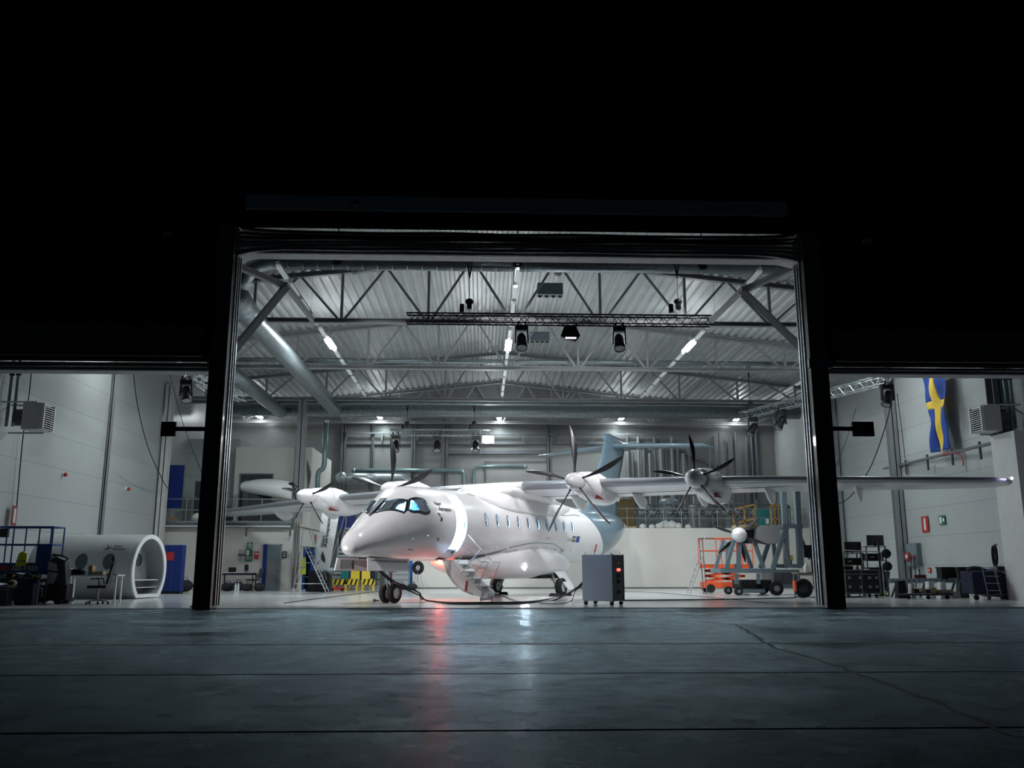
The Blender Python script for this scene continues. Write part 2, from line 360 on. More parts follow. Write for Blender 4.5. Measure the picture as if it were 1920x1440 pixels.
# door posts (mullions)
def post(x0, x1, label, inner):
    t = thing('door_post', label, 'door post', ((x0 + x1) / 2, D, 0)); h = (x1 - x0) / 2
    m = MB('door_black'); m.box((-h, -.3, -.0), (h, .32, 10.15)).build('post_column', t)
    s = 1 if inner > 0 else -1
    for k in range(3):
        g = MB('steel'); g.box((s * (h + .002), -.02 + .13 * k, .06), (s * (h + .035 + .02 * k), .05 + .13 * k, 9.95)).build('guide_rail', t)
    for k in range(2):
        g = MB('bluegrey'); g.box((-s * (h + .002), -.02 + .2 * k, .06), (-s * (h + .06), .05 + .2 * k, 6.3)).build('guide_rail', t)
    MB('darkgrey').box((-h - .05, -.2, 6.25), (-h if s > 0 else h + .1, -.34, 6.5)).build('roller_bracket', t)
    return t
post(-7.16, -6.72, 'black door post left of the centre doorway, pale guide rails on its inner side', 1)
post(8.80, 9.28, 'black door post right of the centre doorway, silver guide rails on its inner side', -1)
# folded fabric doors stacked under the headers
def fold_stack(x0, x1, z0, z1, y0, n, label, dark, sag=0.):
    t = thing('fabric_door', label, 'door', ((x0 + x1) / 2, y0, z0)); cx = (x0 + x1) / 2
    N = 44; hz = (z1 - z0) / n
    for k in range(n):
        mb = MB('fabric' if k < n * .55 else 'door_black'); secs = []  # pale lower and black upper folds: light from below put into the colour
        for i in range(N + 1):
            u = i / N; x = x0 + (x1 - x0) * u; e = min(u, 1 - u) * 2; sg = sag * (math.exp(-e * 14) * (k - n / 2) * .05 + .01 * math.sin(u * 23 + k))
            zb = z0 + hz * k + sg; dy = .05 * (k % 2) + .012 * math.sin(u * 31 + k * 2)
            secs.append([V(x - cx, dy - .0, zb - z0), V(x - cx, dy - .10, zb - z0 + hz * .25), V(x - cx, dy - .05, zb - z0 + hz * .62), V(x - cx, dy + .25, zb - z0 + hz * .8), V(x - cx, dy + .5, zb - z0 + hz * .3)])
        mb.loft(secs, smooth=False); mb.build('fabric_fold', t)
    MB('fabric').box((x0 - cx, .0, -.07), (x1 - cx, .45, -.005)).build('bottom_beam', t)
    MB('steel').box((x0 - cx, -.03, -.06), (x1 - cx, -.001, -.035)).build('edge_rail', t)
fold_stack(-6.70, 8.78, 9.50, 10.13, D + .08, 7, 'folded-up fabric door stacked under the header of the tall centre doorway', 'grey', 1.)
fold_stack(-22, -7.24, 6.18, 6.38, D + .06, 2, 'raised fabric door edge above the left side doorway', 'midgrey')
fold_stack(9.36, 24, 6.24, 6.38, D + .06, 2, 'raised fabric door edge above the right side doorway', 'darkgrey')
# black sensor plates on arms
for px0, px1, xp, lab in ((301, 331, -7.2, 'square black plate on an arm left of the left door post'), (1599, 1637, 9.3, 'square black plate on an arm right of the right door post')):
    a, b = at(px0, 818, D + .35), at(px1, 791, D + .35); t = thing('sensor_plate', lab, 'sensor', ((a.x + b.x) / 2, D + .35, (a.z + b.z) / 2))
    hx, hz = (b.x - a.x) / 2, (b.z - a.z) / 2
    MB('matblack').box((-hx, -.04, -hz), (hx, .04, hz)).build('plate', t, bevel=.01)
    e = xp - t.location.x; MB('matblack').box((hx * (1 if e > 0 else -1), -.03, -.05), (e, .03, .06)).build('arm', t)
# walls
struct('wall_left', MB('wall_panel').box((XL - .3, D + .0, 0), (XL, (YM + 0.000), 10.15)).box((XL - .3, (YM + 0.000), 0), (XL, YB, 10.15)))
struct('wall_right', MB('wall_panel').box((XR, D, 0), (XR + .3, YB, 10.05)))
struct('wall_back', MB('wall_grey').box((XL - .3, YB, 0), (XR + .3, YB + .3, 11.9)))
# ceiling: trapezoidal sheet running along the hall
cv = []; pitch = .34; x = XL - .3; up = 0
while x < XR + .35:
    for dx, dz in ((0, 0), (.12, 0), (.17, .085), (.29, .085)): cv.append((x + dx, roofz(x + dx) + dz))
    x += pitch
n = len(cv); cm = MB('deck'); cm.add([(a, D + .05, b) for a, b in cv] + [(a, YB + .2, b) for a, b in cv] , [(i, i + 1, n + i + 1, n + i) for i in range(n - 1)])
cm.add([(a, D + .05, b + .25) for a, b in (cv[0], cv[n // 2], cv[-1])] + [(a, YB + .2, b + .25) for a, b in (cv[0], cv[n // 2], cv[-1])], [(0, 1, 4, 3), (1, 2, 5, 4)])
tag(cm.build('ceiling', fix=False), kind='structure')
# roof trusses
TY = (29.5, 36.7, 43.9, 51.1)
TL = ('nearest the doorway', 'second from the doorway', 'third from the doorway', 'farthest, close to the back wall')
nodes = [-13.9 + 2.98 * i for i in range(11)]
for ty, tl in zip(TY, TL):
    t = thing('roof_truss', 'grey steel roof truss spanning the hall, ' + tl, 'truss', (1.05, ty, HC))
    W_ = dict(parent=t, world=True)
    MB('paintsteel').ibeam((XL, ty, HC), (XR, ty, HC), .2, .16).build('bottom_chord', **W_)
    for a, b in ((XL, 1.05), (1.05, XR)): MB('paintsteel').ibeam((a, ty, roofz(a) - .12), (b, ty, roofz(b) - .12), .2, .18).build('top_chord', **W_)
    for i, x in enumerate(nodes):
        x = x + (-13.9 + 2.98 * 5 - 1.0) * -1 if False else x
        xb = x + .1
        MB('paintsteel').beam((xb, ty, HC + .08), (xb, ty, roofz(xb) - .2), .09, .09).build('web_member', **W_)
        for s in (-1, 1):
            xt = xb + s * 1.42
            if XL < xt < XR: MB('paintsteel').beam((xb + s * .12, ty, HC + .08), (xt, ty, roofz(xt) - .2), .08, .08).build('web_member', **W_)
# knee braces behind the doorway
for (a, b, dd, lab) in ((at(440, 497, 23.8), at(537, 537, 25.3), at(434, 662, 23.8), 'pair of pale square braces meeting at a point behind the top left door corner'), (at(1500, 497, 23.8), at(1392, 545, 25.3), at(1508, 658, 23.8), 'pair of pale square braces meeting at a point behind the top right door corner')):
    t = thing('wind_brace', lab, 'brace', b); MB('midgrey').beam(a, b, .16, .16).build('strut', t, True); MB('midgrey').beam(b, dd, .18, .18).build('strut', t, True)
    MB('paintsteel').beam(b + V(0, -.2, 0), V(b.x, 29.5, HC), .14).build('tie', t, True)
# luminaire rows
lum = {}
for ri, rx in enumerate(ROWS):
    t = thing('luminaire_row', 'row of ceiling luminaires on a trunking rail, ' + ('over the left wall side', 'left of the centre row', 'down the middle of the hall', 'right of the centre row', 'over the right wall side')[ri], 'ceiling light', (rx, 24.2, 9.55))
    MB('paintsteel').box((-.04, 0, 0), (.04, 27.4, .07)).build('trunking_rail', t)
    y = .2
    while y < 27:
        yy = 24.2 + y; on = abs(yy + .7 - 33.6) < .8 or abs(yy + .7 - 50.4) < .8
        k = 'on' if on else 'off'
        if k not in lum:
            b = MB('tube_on' if on else 'tube_off'); b.box((-.12 if on else -.06, 0, -.09), (.12 if on else .06, 1.4 if on else 1.15, -.012)); lum[k] = b.build('luminaire', t)
            o = lum[k]
        else: o = lum[k].copy(); COL.objects.link(o); o.parent = t
        o.location = (0, y, 0); y += 1.68
        if on: o['label'] = 'lit luminaire'
    for q in (2.2, 5.3, 9, 12.5, 16, 19.7, 23, 26.9):
        z1 = roofz(rx) - 9.55; MB('steel').cyl((0, q, .07), (0, q, z1 - .02), .006, n=4).build('hanger', t)
# spiral ducts
def duct(pts, r, name, label, ribs=True):
    t = thing(name, label, 'duct', Vector(pts[0])); mb = MB('galv'); mb.tube(pts, r, 20)
    if ribs:
        P = [Vector(p) for p in pts]; rb = mb; 
        for a, b in zip(P, P[1:]):
            d = b - a; k = int(d.length / .45)
            for i in range(k):
                c = a + d * ((i + .5) / k); dn = d.normalized(); rb.cyl(c - dn * .012, c + dn * .012, r + .012, n=20, caps=False)
    mb.build('duct_shell', t, True); return t
def bend(a, c, b, n=6):
    a, c, b = Vector(a), Vector(c), Vector(b); return [a.lerp(c, i / n).lerp(c.lerp(b, i / n), i / n) for i in range(n + 1)]
y0 = 26.0; zd = at(960, 494, y0).z
A_ = at(497, 496, y0); B_ = at(440, 560, 26.4)
duct([(10.6, y0, zd), (A_.x + .5, y0, zd)] + bend((A_.x + .5, y0, zd), (A_.x - .6, y0, zd), at(452, 540, 26.3)) , .26, 'spiral_duct', 'galvanised spiral duct crossing just behind the door header')
p0, p1 = at(446, 570, 27.), None
X0 = p0.x; Z0 = p0.z
d1 = [(X0, 26.2, Z0), (X0, 40, Z0), (X0, 46, Z0)]
duct([at(440, 545, 26.2), (X0 + .05, 28, Z0)] + d1[1:], .36, 'spiral_duct', 'thick galvanised duct running back along the left side under the roof')
p0 = at(437, 702, 37.); duct([(p0.x, 33, p0.z), (p0.x, 46.2, p0.z)], .33, 'spiral_duct', 'second duct running back, lower and left of the thick one')
zb_ = at(960, 771, 46.5).z; duct([(XL + .6, 46.5, zb_), (XR - .4, 46.5, zb_)], .34, 'spiral_duct', 'wide galvanised duct crossing the whole back of the hall under the trusses')
duct([(XL, 44.4, at(960, 757, 44.4).z + .0), (XR, 44.4, at(960, 757, 44.4).z)], .09, 'roof_pipe', 'thin pale pipe crossing in front of the wide back duct', False)
duct([(XL, 37.1, at(960, 686, 37.1).z + .18), (XR, 37.1, at(960, 686, 37.1).z + .18)], .10, 'roof_pipe', 'silver pipe along the second roof truss', False)
# columns
def column(x, y, w, d, z1, label, m='paintsteel', z0=0):
    t = thing('steel_column', label, 'column', (x, y, z0)); mb = MB(m); f = .03
    mb.box((-w / 2, -d / 2, 0), (w / 2, -d / 2 + f, z1 - z0)).box((-w / 2, d / 2 - f, 0), (w / 2, d / 2, z1 - z0)).box((-.02, -d / 2, 0), (.02, d / 2, z1 - z0)).build('column_shaft', t)
    MB(m).box((-w / 2 - .06, -d / 2 - .06, 0), (w / 2 + .06, d / 2 + .06, .03)).build('base_plate', t)
for px, w_, lab in ((645, .3, 'grey column on the back wall beside the left block'), (700, .12, 'thin grey column on the back wall behind the left nacelle'), (835, .36, 'grey column on the back wall above the cockpit'), (1030, .3, 'grey column on the back wall left of the tail fin'), (775, .26, 'pair-flanged column on the back wall left of centre'), (1412, .4, 'dark column on the back wall at the right pipes')):
    p = at(px, 840, YB - .2); column(p.x, YB - .2, w_, .36, 9.6, lab, 'darksteel')
p = at(712 / 1, 840, 44); column(at(568, 760, 43.9).x, 43.9, .42, .3, 9.2, 'tall grey column standing in front of the white mezzanine wall')
column(at(1590, 1000, 40).x if False else XR - .3, 42.6, .42, .42, 9.4, 'thick column on the right wall just past the right door post')
column(XR - .22, 36.4, .34, .34, 9.4, 'grey column on the right wall behind the flag')
column(XL + .1, atx(200, 880, XL + .1).y, .12, .16, 9.4, 'slim grey post down the left wall between the two red beacons', 'midgrey')
column(XL + .25, 41.2, .34, .36, 9.4, 'white painted column at the far corner of the left wall', 'offwhite')
column(XL + .25, 26.2, .4, .4, 9.4, 'white column at the near end of the left wall behind the heater', 'offwhite')
column(XR - .3, 28.5, .44, .44, 9.4, 'dark column at the near end of the right wall beside the heater', 'darksteel')
# right wall: jamb box
struct('trim_7', MB('offwhite').box((XR - .9, 26.8, 0), (XR, 28.1, 5.2)))
# wall rails of the left/right/back walls
def rail(a, b, w, name, label, m='bluegrey'):
    t = thing(name, label, 'wall rail', Vector(a)); MB(m).beam(a, b, w, w * .6).build('rail', t, True)
    a, b = Vector(a), Vector(b); k = int((b - a).length / 1.9)
    for i in range(k + 1):
        c = a.lerp(b, i / max(k, 1)); MB('darksteel').box(c + V(-.035, -.035, -.45), c + V(.035, .035, .16)).build('bracket', t, True)
    return t
rail(at(1600, 893, 42.) + V(0, 0, 0), (XR - .75, 27.2, 5.0), .14, 'cable_tray', 'cable tray climbing along the right wall below the flag', 'darksteel')
rail(at(650, 812, YB - .5), at(1240, 815, YB - .5), .14, 'cable_tray', 'cable tray along the upper back wall', 'darksteel')
for ya, h, lab in ((831, .16, 'upper grey wall beam across the back wall'), (794, .12, 'thin wall beam high on the back wall')):
    a, b = at(650, ya, YB - .12), at(1235, ya, YB - .12); MB_ = MB('darksteel').beam(a, b, .2, h); tag(MB_.build('wall_beam'), lab, 'beam')
a, b = at(838, 848, YB - .12), at(1030, 848, YB - .12); tag(MB('darksteel').beam(a, b, .2, .22).build('wall_beam'), 'short wall beam between two back columns above the fuselage', 'beam')
a, b = at(1240, 861, YB - .12), at(1420, 958, YB - .12)
tag(MB('darksteel').beam(at(1238, 830, YB - .12), at(1345, 875, YB - .12), .2).build('wall_beam'), 'sloping dark brace on the back wall right of the tail', 'beam')
# back wall panels / door outline
a, b = at(911, 1000, YB - .1), at(1028, 868, YB - .1); struct('door_1', MB('wall_grey').box((a.x, YB - .1, 0), (b.x, YB - .02, b.z)).use('darksteel').box((a.x - .08, YB - .14, b.z), (b.x + .08, YB - .02, b.z + .1)).box((a.x - .1, YB - .14, 0), (a.x, YB - .02, b.z)))
# pipes on the back wall
def pipes(ptsl, r, label, m='pipe', name='wall_pipe'):
    t = thing(name, label, 'pipe', ptsl[0]); P = []
    for i, p in enumerate(ptsl):
        p = Vector(p)
        if 0 < i < len(ptsl) - 1:
            a, b = Vector(ptsl[i - 1]), Vector(ptsl[i + 1]); ra, rb = min(.35, (a - p).length * .4), min(.35, (b - p).length * .4)
            P += bend(p + (a - p).normalized() * ra, p, p + (b - p).normalized() * rb, 5)
        else: P.append(p)
    MB(m).tube(P, r, 12).build('pipe_run', t, True)
    for q in (ptsl[0], ptsl[-1]):
        MB('galv').ball(q, r * 1.25, 10).build('pipe_end', t, True)
yb = YB - .5
pipes([at(664, 882, yb), at(870, 882, yb), at(870, 908, yb), at(870, 960, yb)], .13, 'green-grey pipe crossing the back wall and turning down above the fuselage')
pipes([at(985, 875, yb), at(888, 875, yb), at(888, 920, yb), at(888, 960, yb)], .10, 'second green-grey pipe turning down right of the first')
pipes([at(640, 895, 49.3), at(700, 896, YB - .85), at(760, 896, YB - .85), at(775, 915, YB - .85)], .26, 'fat galvanised elbow duct on the back wall above the left nacelle', 'galv', 'elbow_duct')
pipes([at(612, 700, 43.) if False else at(611, 790, 43.2), at(608, 878, 43.2), at(596, 884, 43.2), at(595, 930, 43.2)], .12, 'vertical galvanised pipe with a jog on the side of the mezzanine block')
ORD = ('first', 'second', 'third', 'fourth', 'fifth', 'sixth', 'seventh', 'eighth', 'ninth', 'tenth', 'eleventh', 'twelfth')
for i in range(12):
    x0 = at(1176 + i * 10.5, 850, yb).x; z0 = at(1250, 990, 44.8).z; h = (8.2, 7.6, 8.6)[i % 3]
    MBp = MB('darksteel' if i % 2 else 'riser_grey'); 
    t = thing('riser_pipe', 'tall riser pipe in the bundle right of the tail fin, %s from its left' % ORD[i], 'pipe', (x0, yb + .1 * (i % 2), z0), group='vertical riser pipes right of the tail fin')
    MBp.cyl((0, 0, 0), (0, 0, h - z0), .085 + .03 * (i % 3 == 0), n=10).build('pipe_run', t)
    MB('steel').cyl((0, 0, 2.2 + .2 * i % 1), (0, 0, 2.32 + .2 * i % 1), .13, n=10).build('coupling', t)
for i in range(9):
    x0 = at(1330 + i * 10, 850, yb).x
    t = thing('riser_pipe', 'thin dark riser pipe above the outer right nacelle, %s of nine from the left' % ORD[i], 'pipe', (x0, yb, at(1250, 990, 44.8).z), group='thin riser pipes above the outer right nacelle')
    MB('darksteel').cyl((0, 0, 0), (0, 0, 5.4 + .25 * (i % 3)), .06, n=8).build('pipe_run', t)
# ---- low white plant room at the back right
zr = at(1250, 990, 44.8).z; xr0 = -4.2; xr1 = at(1522, 1050, 44.8).x
struct('wall_inner', MB('plaster').box((xr0, 44.8, 0), (xr1, YB, zr)))
struct('baseboard_inner', MB('darkgrey').box((xr0, 44.77, 0), (xr1, 44.8, .05)))
# ---- mezzanine block at the left
xs = at(556, 1050, (YM + 0.000)).x; zm = 3.0; yu = YM + 2.6; zu = at(585, 839, yu).z
struct('wall_block', MB('plaster').box((XL, (YM + 0.000), 0), (xs, 50, zm - .12)).box((XL + 2.6, yu, zm), (xs, 50, zu)))
struct('wall_block_back', MB('wall_panel').box((XL, YM + 3.3, zm), (XL + 2.6, 50.4, 7.4)))
struct('floor_mezzanine', MB('offwhite').box((XL, (YM + -0.080), zm - .16), (xs, 50, zm)).use('darksteel').box((XL, (YM + -0.120), zm - .2), (xs, (YM + -0.060), zm + .03)))
a, b = at(490, 1108, (YM + -0.050)), at(529, 1021, (YM + -0.050)); t = struct('door_2', MB('bluegrey').box((a.x + .16, (YM + -0.080), 0.02), (b.x - .04, (YM + -0.010), b.z - .04)).use('grey').box((a.x + .2, (YM + -0.090), .2), (b.x - .25, (YM + -0.081), b.z * .65)))
MB('blue').box((a.x, (YM + -0.140), .02), (a.x + .17, (YM + -0.010), b.z)).build('door_leaf_edge', t); MB('paintsteel').box((a.x, (YM + -0.100), b.z - .04), (b.x, (YM + -0.010), b.z + .02)).box((b.x - .05, (YM + -0.100), 0), (b.x, (YM + -0.010), b.z)).build('door_frame', t)
MB('chrome').box((b.x - .2, (YM + -0.160), .95), (b.x - .08, (YM + -0.100), .98)).build('door_handle', t)
a, b = at(446, 985, yu - .03), at(511, 890, yu - .03); t = struct('door_3', MB('charcoal').box((a.x, yu - .04, zm), (b.x, yu - .01, b.z)).use('bluegrey').box((a.x - .06, yu - .06, zm), (a.x, yu - .01, b.z + .06)).box((b.x, yu - .06, zm), (b.x + .06, yu - .01, b.z + .06)).box((a.x, yu - .06, b.z), (b.x, yu - .01, b.z + .06)))
MB('wall_grey').box((a.x + .15, yu - .07, zm), (a.x + .9, yu - .045, b.z - .3)).build('door_leaf', t)
# railing
t = thing('railing', 'grey tube railing along the mezzanine edge left of the aircraft', 'railing', (XL, (YM + 0.040), zm)); xe = at(551, 940, (YM + 0.040)).x
for z in (.62, 1.12): MB('steel').cyl((0, 0, z), (xe - XL, 0, z), .022, n=8).build('rail', t)
MB('steel').box((0, -.01, 0), (xe - XL, .01, .12)).build('toe_board', t)
x = .05
while x < xe - XL + .05: MB('steel').cyl((x, 0, 0), (x, 0, 1.12), .02, n=8).build('rail_post', t); x += 1.15
t = thing('railing', 'thin tube railing on top of the white plant room at the back right', 'railing', (5.5, 44.9, zr))
for z in (.5, .98): MB('steel').cyl((0, 0, z), (xr1 - 5.6, 0, z), .018, n=6).build('rail', t)
x = .02
while x < xr1 - 5.6: MB('steel').cyl((x, 0, 0), (x, 0, .98), .018, n=6).build('rail_post', t); x += .92
# ================================================================ the aircraft (local axes: x forward from the nose wheels, y to port, z up)
AX, AY, APHI = -2.6244, 26.4414, .5441
ac = thing('aircraft', 'white high-wing propeller airliner with four propellers and a blue-grey tail, parked in the hall', 'aircraft', (AX, AY, 0), math.atan2(-math.cos(APHI), -math.sin(APHI)))
FU = [2.0, 1.98, 1.893, 1.84, 1.4, 1.16, .88, .6, .3, -.15, -.6, -1.5, -3, -11, -12, -13, -14, -15, -16, -17, -17.8, -18.2]
FT = [1.6, 1.71, 1.845, 1.935, 2.235, 2.422, 2.634, 2.848, 3.089, 3.365, 3.42, 3.45, 3.46, 3.46, 3.46, 3.46, 3.46, 3.45, 3.42, 3.3, 3.05, 2.95]
FB = [1.47, 1.395, 1.335, 1.31, 1.285, 1.27, 1.26, 1.25, 1.24, 1.22, 1.21, 1.2, 1.2, 1.2, 1.2, 1.23, 1.34, 1.58, 1.95, 2.4, 2.72, 2.83]
FW = [.07, .19, .305, .37, .55, .645, .73, .80, .885, .995, 1.07, 1.12, 1.13, 1.13, 1.13, 1.13, 1.1, 1.02, .80, .42, .15, .05]
FZ = [1.54, 1.55, 1.58, 1.61, 1.74, 1.82, 1.91, 2.0, 2.08, 2.2, 2.26, 2.33, 2.34, 2.34, 2.34, 2.36, 2.42, 2.54, 2.7, 2.85, 2.9, 2.89]
_fx = FU[::-1]
def fit_(x, ys):
    y = ys[::-1]; xs = _fx; i = 0
    while i < len(xs) - 2 and x > xs[i + 1]: i += 1
    h = xs[i + 1] - xs[i]; t = (min(max(x, xs[0]), xs[-1]) - xs[i]) / h
    def sl(k):
        if k == 0: return (y[1] - y[0]) / (xs[1] - xs[0])
        if k == len(xs) - 1: return (y[-1] - y[-2]) / (xs[-1] - xs[-2])
        a, b = (y[k] - y[k - 1]) / (xs[k] - xs[k - 1]), (y[k + 1] - y[k]) / (xs[k + 1] - xs[k]); return 0 if a * b <= 0 else 2 * a * b / (a + b)
    m0, m1 = sl(i) * h, sl(i + 1) * h
    return (2 * t**3 - 3 * t * t + 1) * y[i] + (t**3 - 2 * t * t + t) * m0 + (-2 * t**3 + 3 * t * t) * y[i + 1] + (t**3 - t * t) * m1
def ex_(u): return 2 + .25 * min(1, max(0, u + 1.2)) * min(1, max(0, (1.9 - u) / .8))
def yskin(u, z):
    zc = fit_(u, FZ); b = fit_(u, FT) - zc if z > zc else zc - fit_(u, FB); e = ex_(u) if z > zc else 2
    return fit_(u, FW) * max(0, 1 - abs((z - zc) / b) ** e) ** (1 / e)
def S(u, a, off=0., k=1.):
    w, zc = fit_(u, FW), fit_(u, FZ); c, s = math.cos(a), math.sin(a); b = fit_(u, FT) - zc if s >= 0 else zc - fit_(u, FB); e = 2 / ex_(u) if s > 0 else 1
    w, b = w * k, b * k; p = V(u, w * math.copysign(abs(c) ** e, c), zc + b * math.copysign(abs(s) ** e, s))
    if off: n = V(0, c / max(w, .05), s / max(b, .05)).normalized(); p += n * off
    return p
def fold(a):  # angle measured from the horizontal on either side
    a = (a + PI) % (2 * PI) - PI
    return a if abs(a) <= PI / 2 else (PI - a if a > 0 else -PI - a)
UB = -12.62
def shear(u, a):
    d = abs(u - UB)
    return u + (1.17 * fold(a) * .5 * (1 + math.cos(PI * d / 5.2)) if d < 5.2 else 0)
NA = 56
def ring(u, k=1., off=0.): return [S(shear(u, 2 * PI * i / NA) , 2 * PI * i / NA, off, k) for i in range(NA)]
us = [2.0, 1.997, 1.99, 1.98, 1.955, 1.925, 1.893, 1.865, 1.82, 1.76, 1.66, 1.54, 1.4, 1.25, 1.1, .95, .8, .62, .44, .25, 0, -.25, -.55, -.9, -1.3, -1.7, -2.1, -2.5, -3, -4, -5, -6, -7] + [-8 - .6 * i for i in range(8)] + [UB]
hull = MB('skin'); hull.loft([ring(u) for u in us]); hull = hull.build('fuselage', ac, fix=2)
# hollow it, then cut the glazing, the cabin windows and the doorway
def cutter(mb): return mb.build('cut', ac, fix=2)
inner = cutter(MB('skin_lining').loft([ring(u, .94) for u in us[9:-1]]))
def panel_pts(poly, n=1):  # polygon in (u, angle), edges refined
    out = []
    for (a, b) in zip(poly, poly[1:] + poly[:1]):
        for i in range(n): out.append((a[0] + (b[0] - a[0]) * i / n, a[1] + (b[1] - a[1]) * i / n))
    return out
def prism_cut(poly, depth, n=3):
    P = panel_pts(poly, n); A = [S(u, a, .06) for u, a in P]; c = sum(A, V(0, 0, 0)) / len(A)
    ax = V(c.x, 0, fit_(c.x, FZ)); nrm = (c - ax); nrm = nrm.normalized(); 
    B = [p - nrm * depth for p in A]; mb = MB('skin_lining'); m = len(A)
    ca, cb = A + [c + nrm * .02], B + [c - nrm * depth]
    mb.add(ca + cb, [((i + 1) % m, i, m) for i in range(m)] + [(m + 1 + i, m + 1 + (i + 1) % m, 2 * m + 1) for i in range(m)] + [(i, (i + 1) % m, m + 1 + (i + 1) % m, m + 1 + i) for i in range(m)])
    return cutter(mb)
def mir(poly): return [(u, PI - a) for u, a in poly][::-1]
paneB = [(.99, 1.40), (.53, 1.45), (.455, 1.27), (.178, .845), (.199, .782), (.38, .57), (.44, .56)]
paneC = [(.10, .763), (-.355, .639), (-.397, .585), (-.458, .315), (-.408, .281), (-.258, .269), (.143, .416), (.27, .53)]
paneA = mir(paneB)
def oval(u, a, ru=.10, ra=.185, n=14): return [(u + ru * math.copysign(abs(math.cos(t)) ** .8, math.cos(t)), a + ra * math.sin(t)) for t in [2 * PI * i / n for i in range(n)]]
wu = [-3.545 - .7205 * i for i in range(10)]; wa = .17
wins = [oval(u, wa) for u in wu] + [oval(u, PI - wa) for u in wu]
door = MB('skin_lining').box((-2.36, .12, 1.24), (-1.76, 2.2, 3.24))
cuts = [(inner, 1), (cutter(door), 1)] + [(prism_cut(p, .32), 1) for p in (paneB, paneC, paneA, mir(paneC))]
wc = MB('skin_lining')
for p in wins:
    P = [S(u, a, .05) for u, a in p]; Q = [S(u, a, 0, .86) for u, a in p]; m = len(P); wc.add(P + Q, [tuple(range(m))[::-1], tuple(range(m, 2 * m))] + [(i, (i + 1) % m, m + (i + 1) % m, m + i) for i in range(m)])
cuts.append((cutter(wc), 1))
for c, _ in cuts:
    md = hull.modifiers.new('cut', 'BOOLEAN'); md.operation = 'DIFFERENCE'; md.solver = 'EXACT'; md.object = c; md.use_self = False
    dg = bpy.context.evaluated_depsgraph_get(); dg.update(); nm = bpy.data.meshes.new_from_object(hull.evaluated_get(dg)); hull.modifiers.clear(); hull.data = nm
for c, _ in cuts: bpy.data.objects.remove(c)
for p in hull.data.polygons: p.use_smooth = True
bm = bmesh.new(); bm.from_mesh(hull.data)
for e in bm.edges: e.smooth = len(e.link_faces) < 2 or e.calc_face_angle(0) < .5
bm.to_mesh(hull.data); bm.free(); hull.data.name = 'fuselage'
# conforming skin patches
def patch(name, poly, off, m, parent, grid=5, k=1., hole=None):
    """fill of a (u, angle) polygon laid on the skin"""
    bm = bmesh.new(); P = panel_pts(poly, 3); vs = [bm.verts.new((u, a, 0)) for u, a in P]; f = bm.faces.new(vs)
    bmesh.ops.triangulate(bm, faces=[f])
    for _ in range(grid):
        es = [e for e in bm.edges if e.calc_length() > .09]
        if not es: break
        bmesh.ops.subdivide_edges(bm, edges=es, cuts=1); bmesh.ops.triangulate(bm, faces=bm.faces[:])
    for v in bm.verts: v.co = S(v.co.x, v.co.y, off, k)
    bmesh.ops.recalc_face_normals(bm, faces=bm.faces)
    me = bpy.data.meshes.new(name); bm.to_mesh(me); bm.free(); me.materials.append(M[m])
    for p in me.polygons: p.use_smooth = True
    o = bpy.data.objects.new(name, me); COL.objects.link(o); o.parent = parent; return o
def band(name, poly, width, off, m, parent, closed=True):
    """a frame strip following the outline of a (u, angle) polygon"""
    P = panel_pts(poly, 4); n = len(P); pts = [S(u, a, off) for u, a in P]; c = sum(pts, V(0, 0, 0)) / n; mb = MB(m)
    out = []; inn = []
    for i in range(n):
        t = (pts[(i + 1) % n] - pts[i - 1]).normalized(); u, a = P[i]; nr = (S(u, a, off + .05) - pts[i]).normalized(); s = t.cross(nr).normalized()
        if s.dot(pts[i] - c) < 0: s = -s
        out.append(pts[i] + s * width); inn.append(pts[i] - s * width * .25)
    mb.add(out + inn, [(i, (i + 1) % n, n + (i + 1) % n, n + i) for i in range(n)], True); return mb.build(name, parent)
for nm, p in (('windshield_pane', paneB), ('side_window_pane', paneC), ('windshield_pane', paneA), ('side_window_pane', mir(paneC))):
    patch(nm, p, -.012, 'glass' if p is not paneA else 'glass_dark', hull); band('window_frame', p, .055, .006, 'gasket', hull)
# centre post and brow of the glazing mask
for poly in ([(1.06, 1.42), (1.06, PI - 1.42), (.44, PI - 1.45), (.44, 1.45)], [(.44, .55), (.27, .53), (.10, .77), (.2, .86)], [(.44, PI - .55), (.27, PI - .53), (.10, PI - .77), (.2, PI - .86)]):
    patch('glazing_post', poly, .016, 'gasket', hull)
for i, p in enumerate(wins[:20]):
    patch('cabin_window', p, -.02, 'glass', hull, 1); band('cabin_window_frame', p, .014, .005, 'frame_blue', hull)
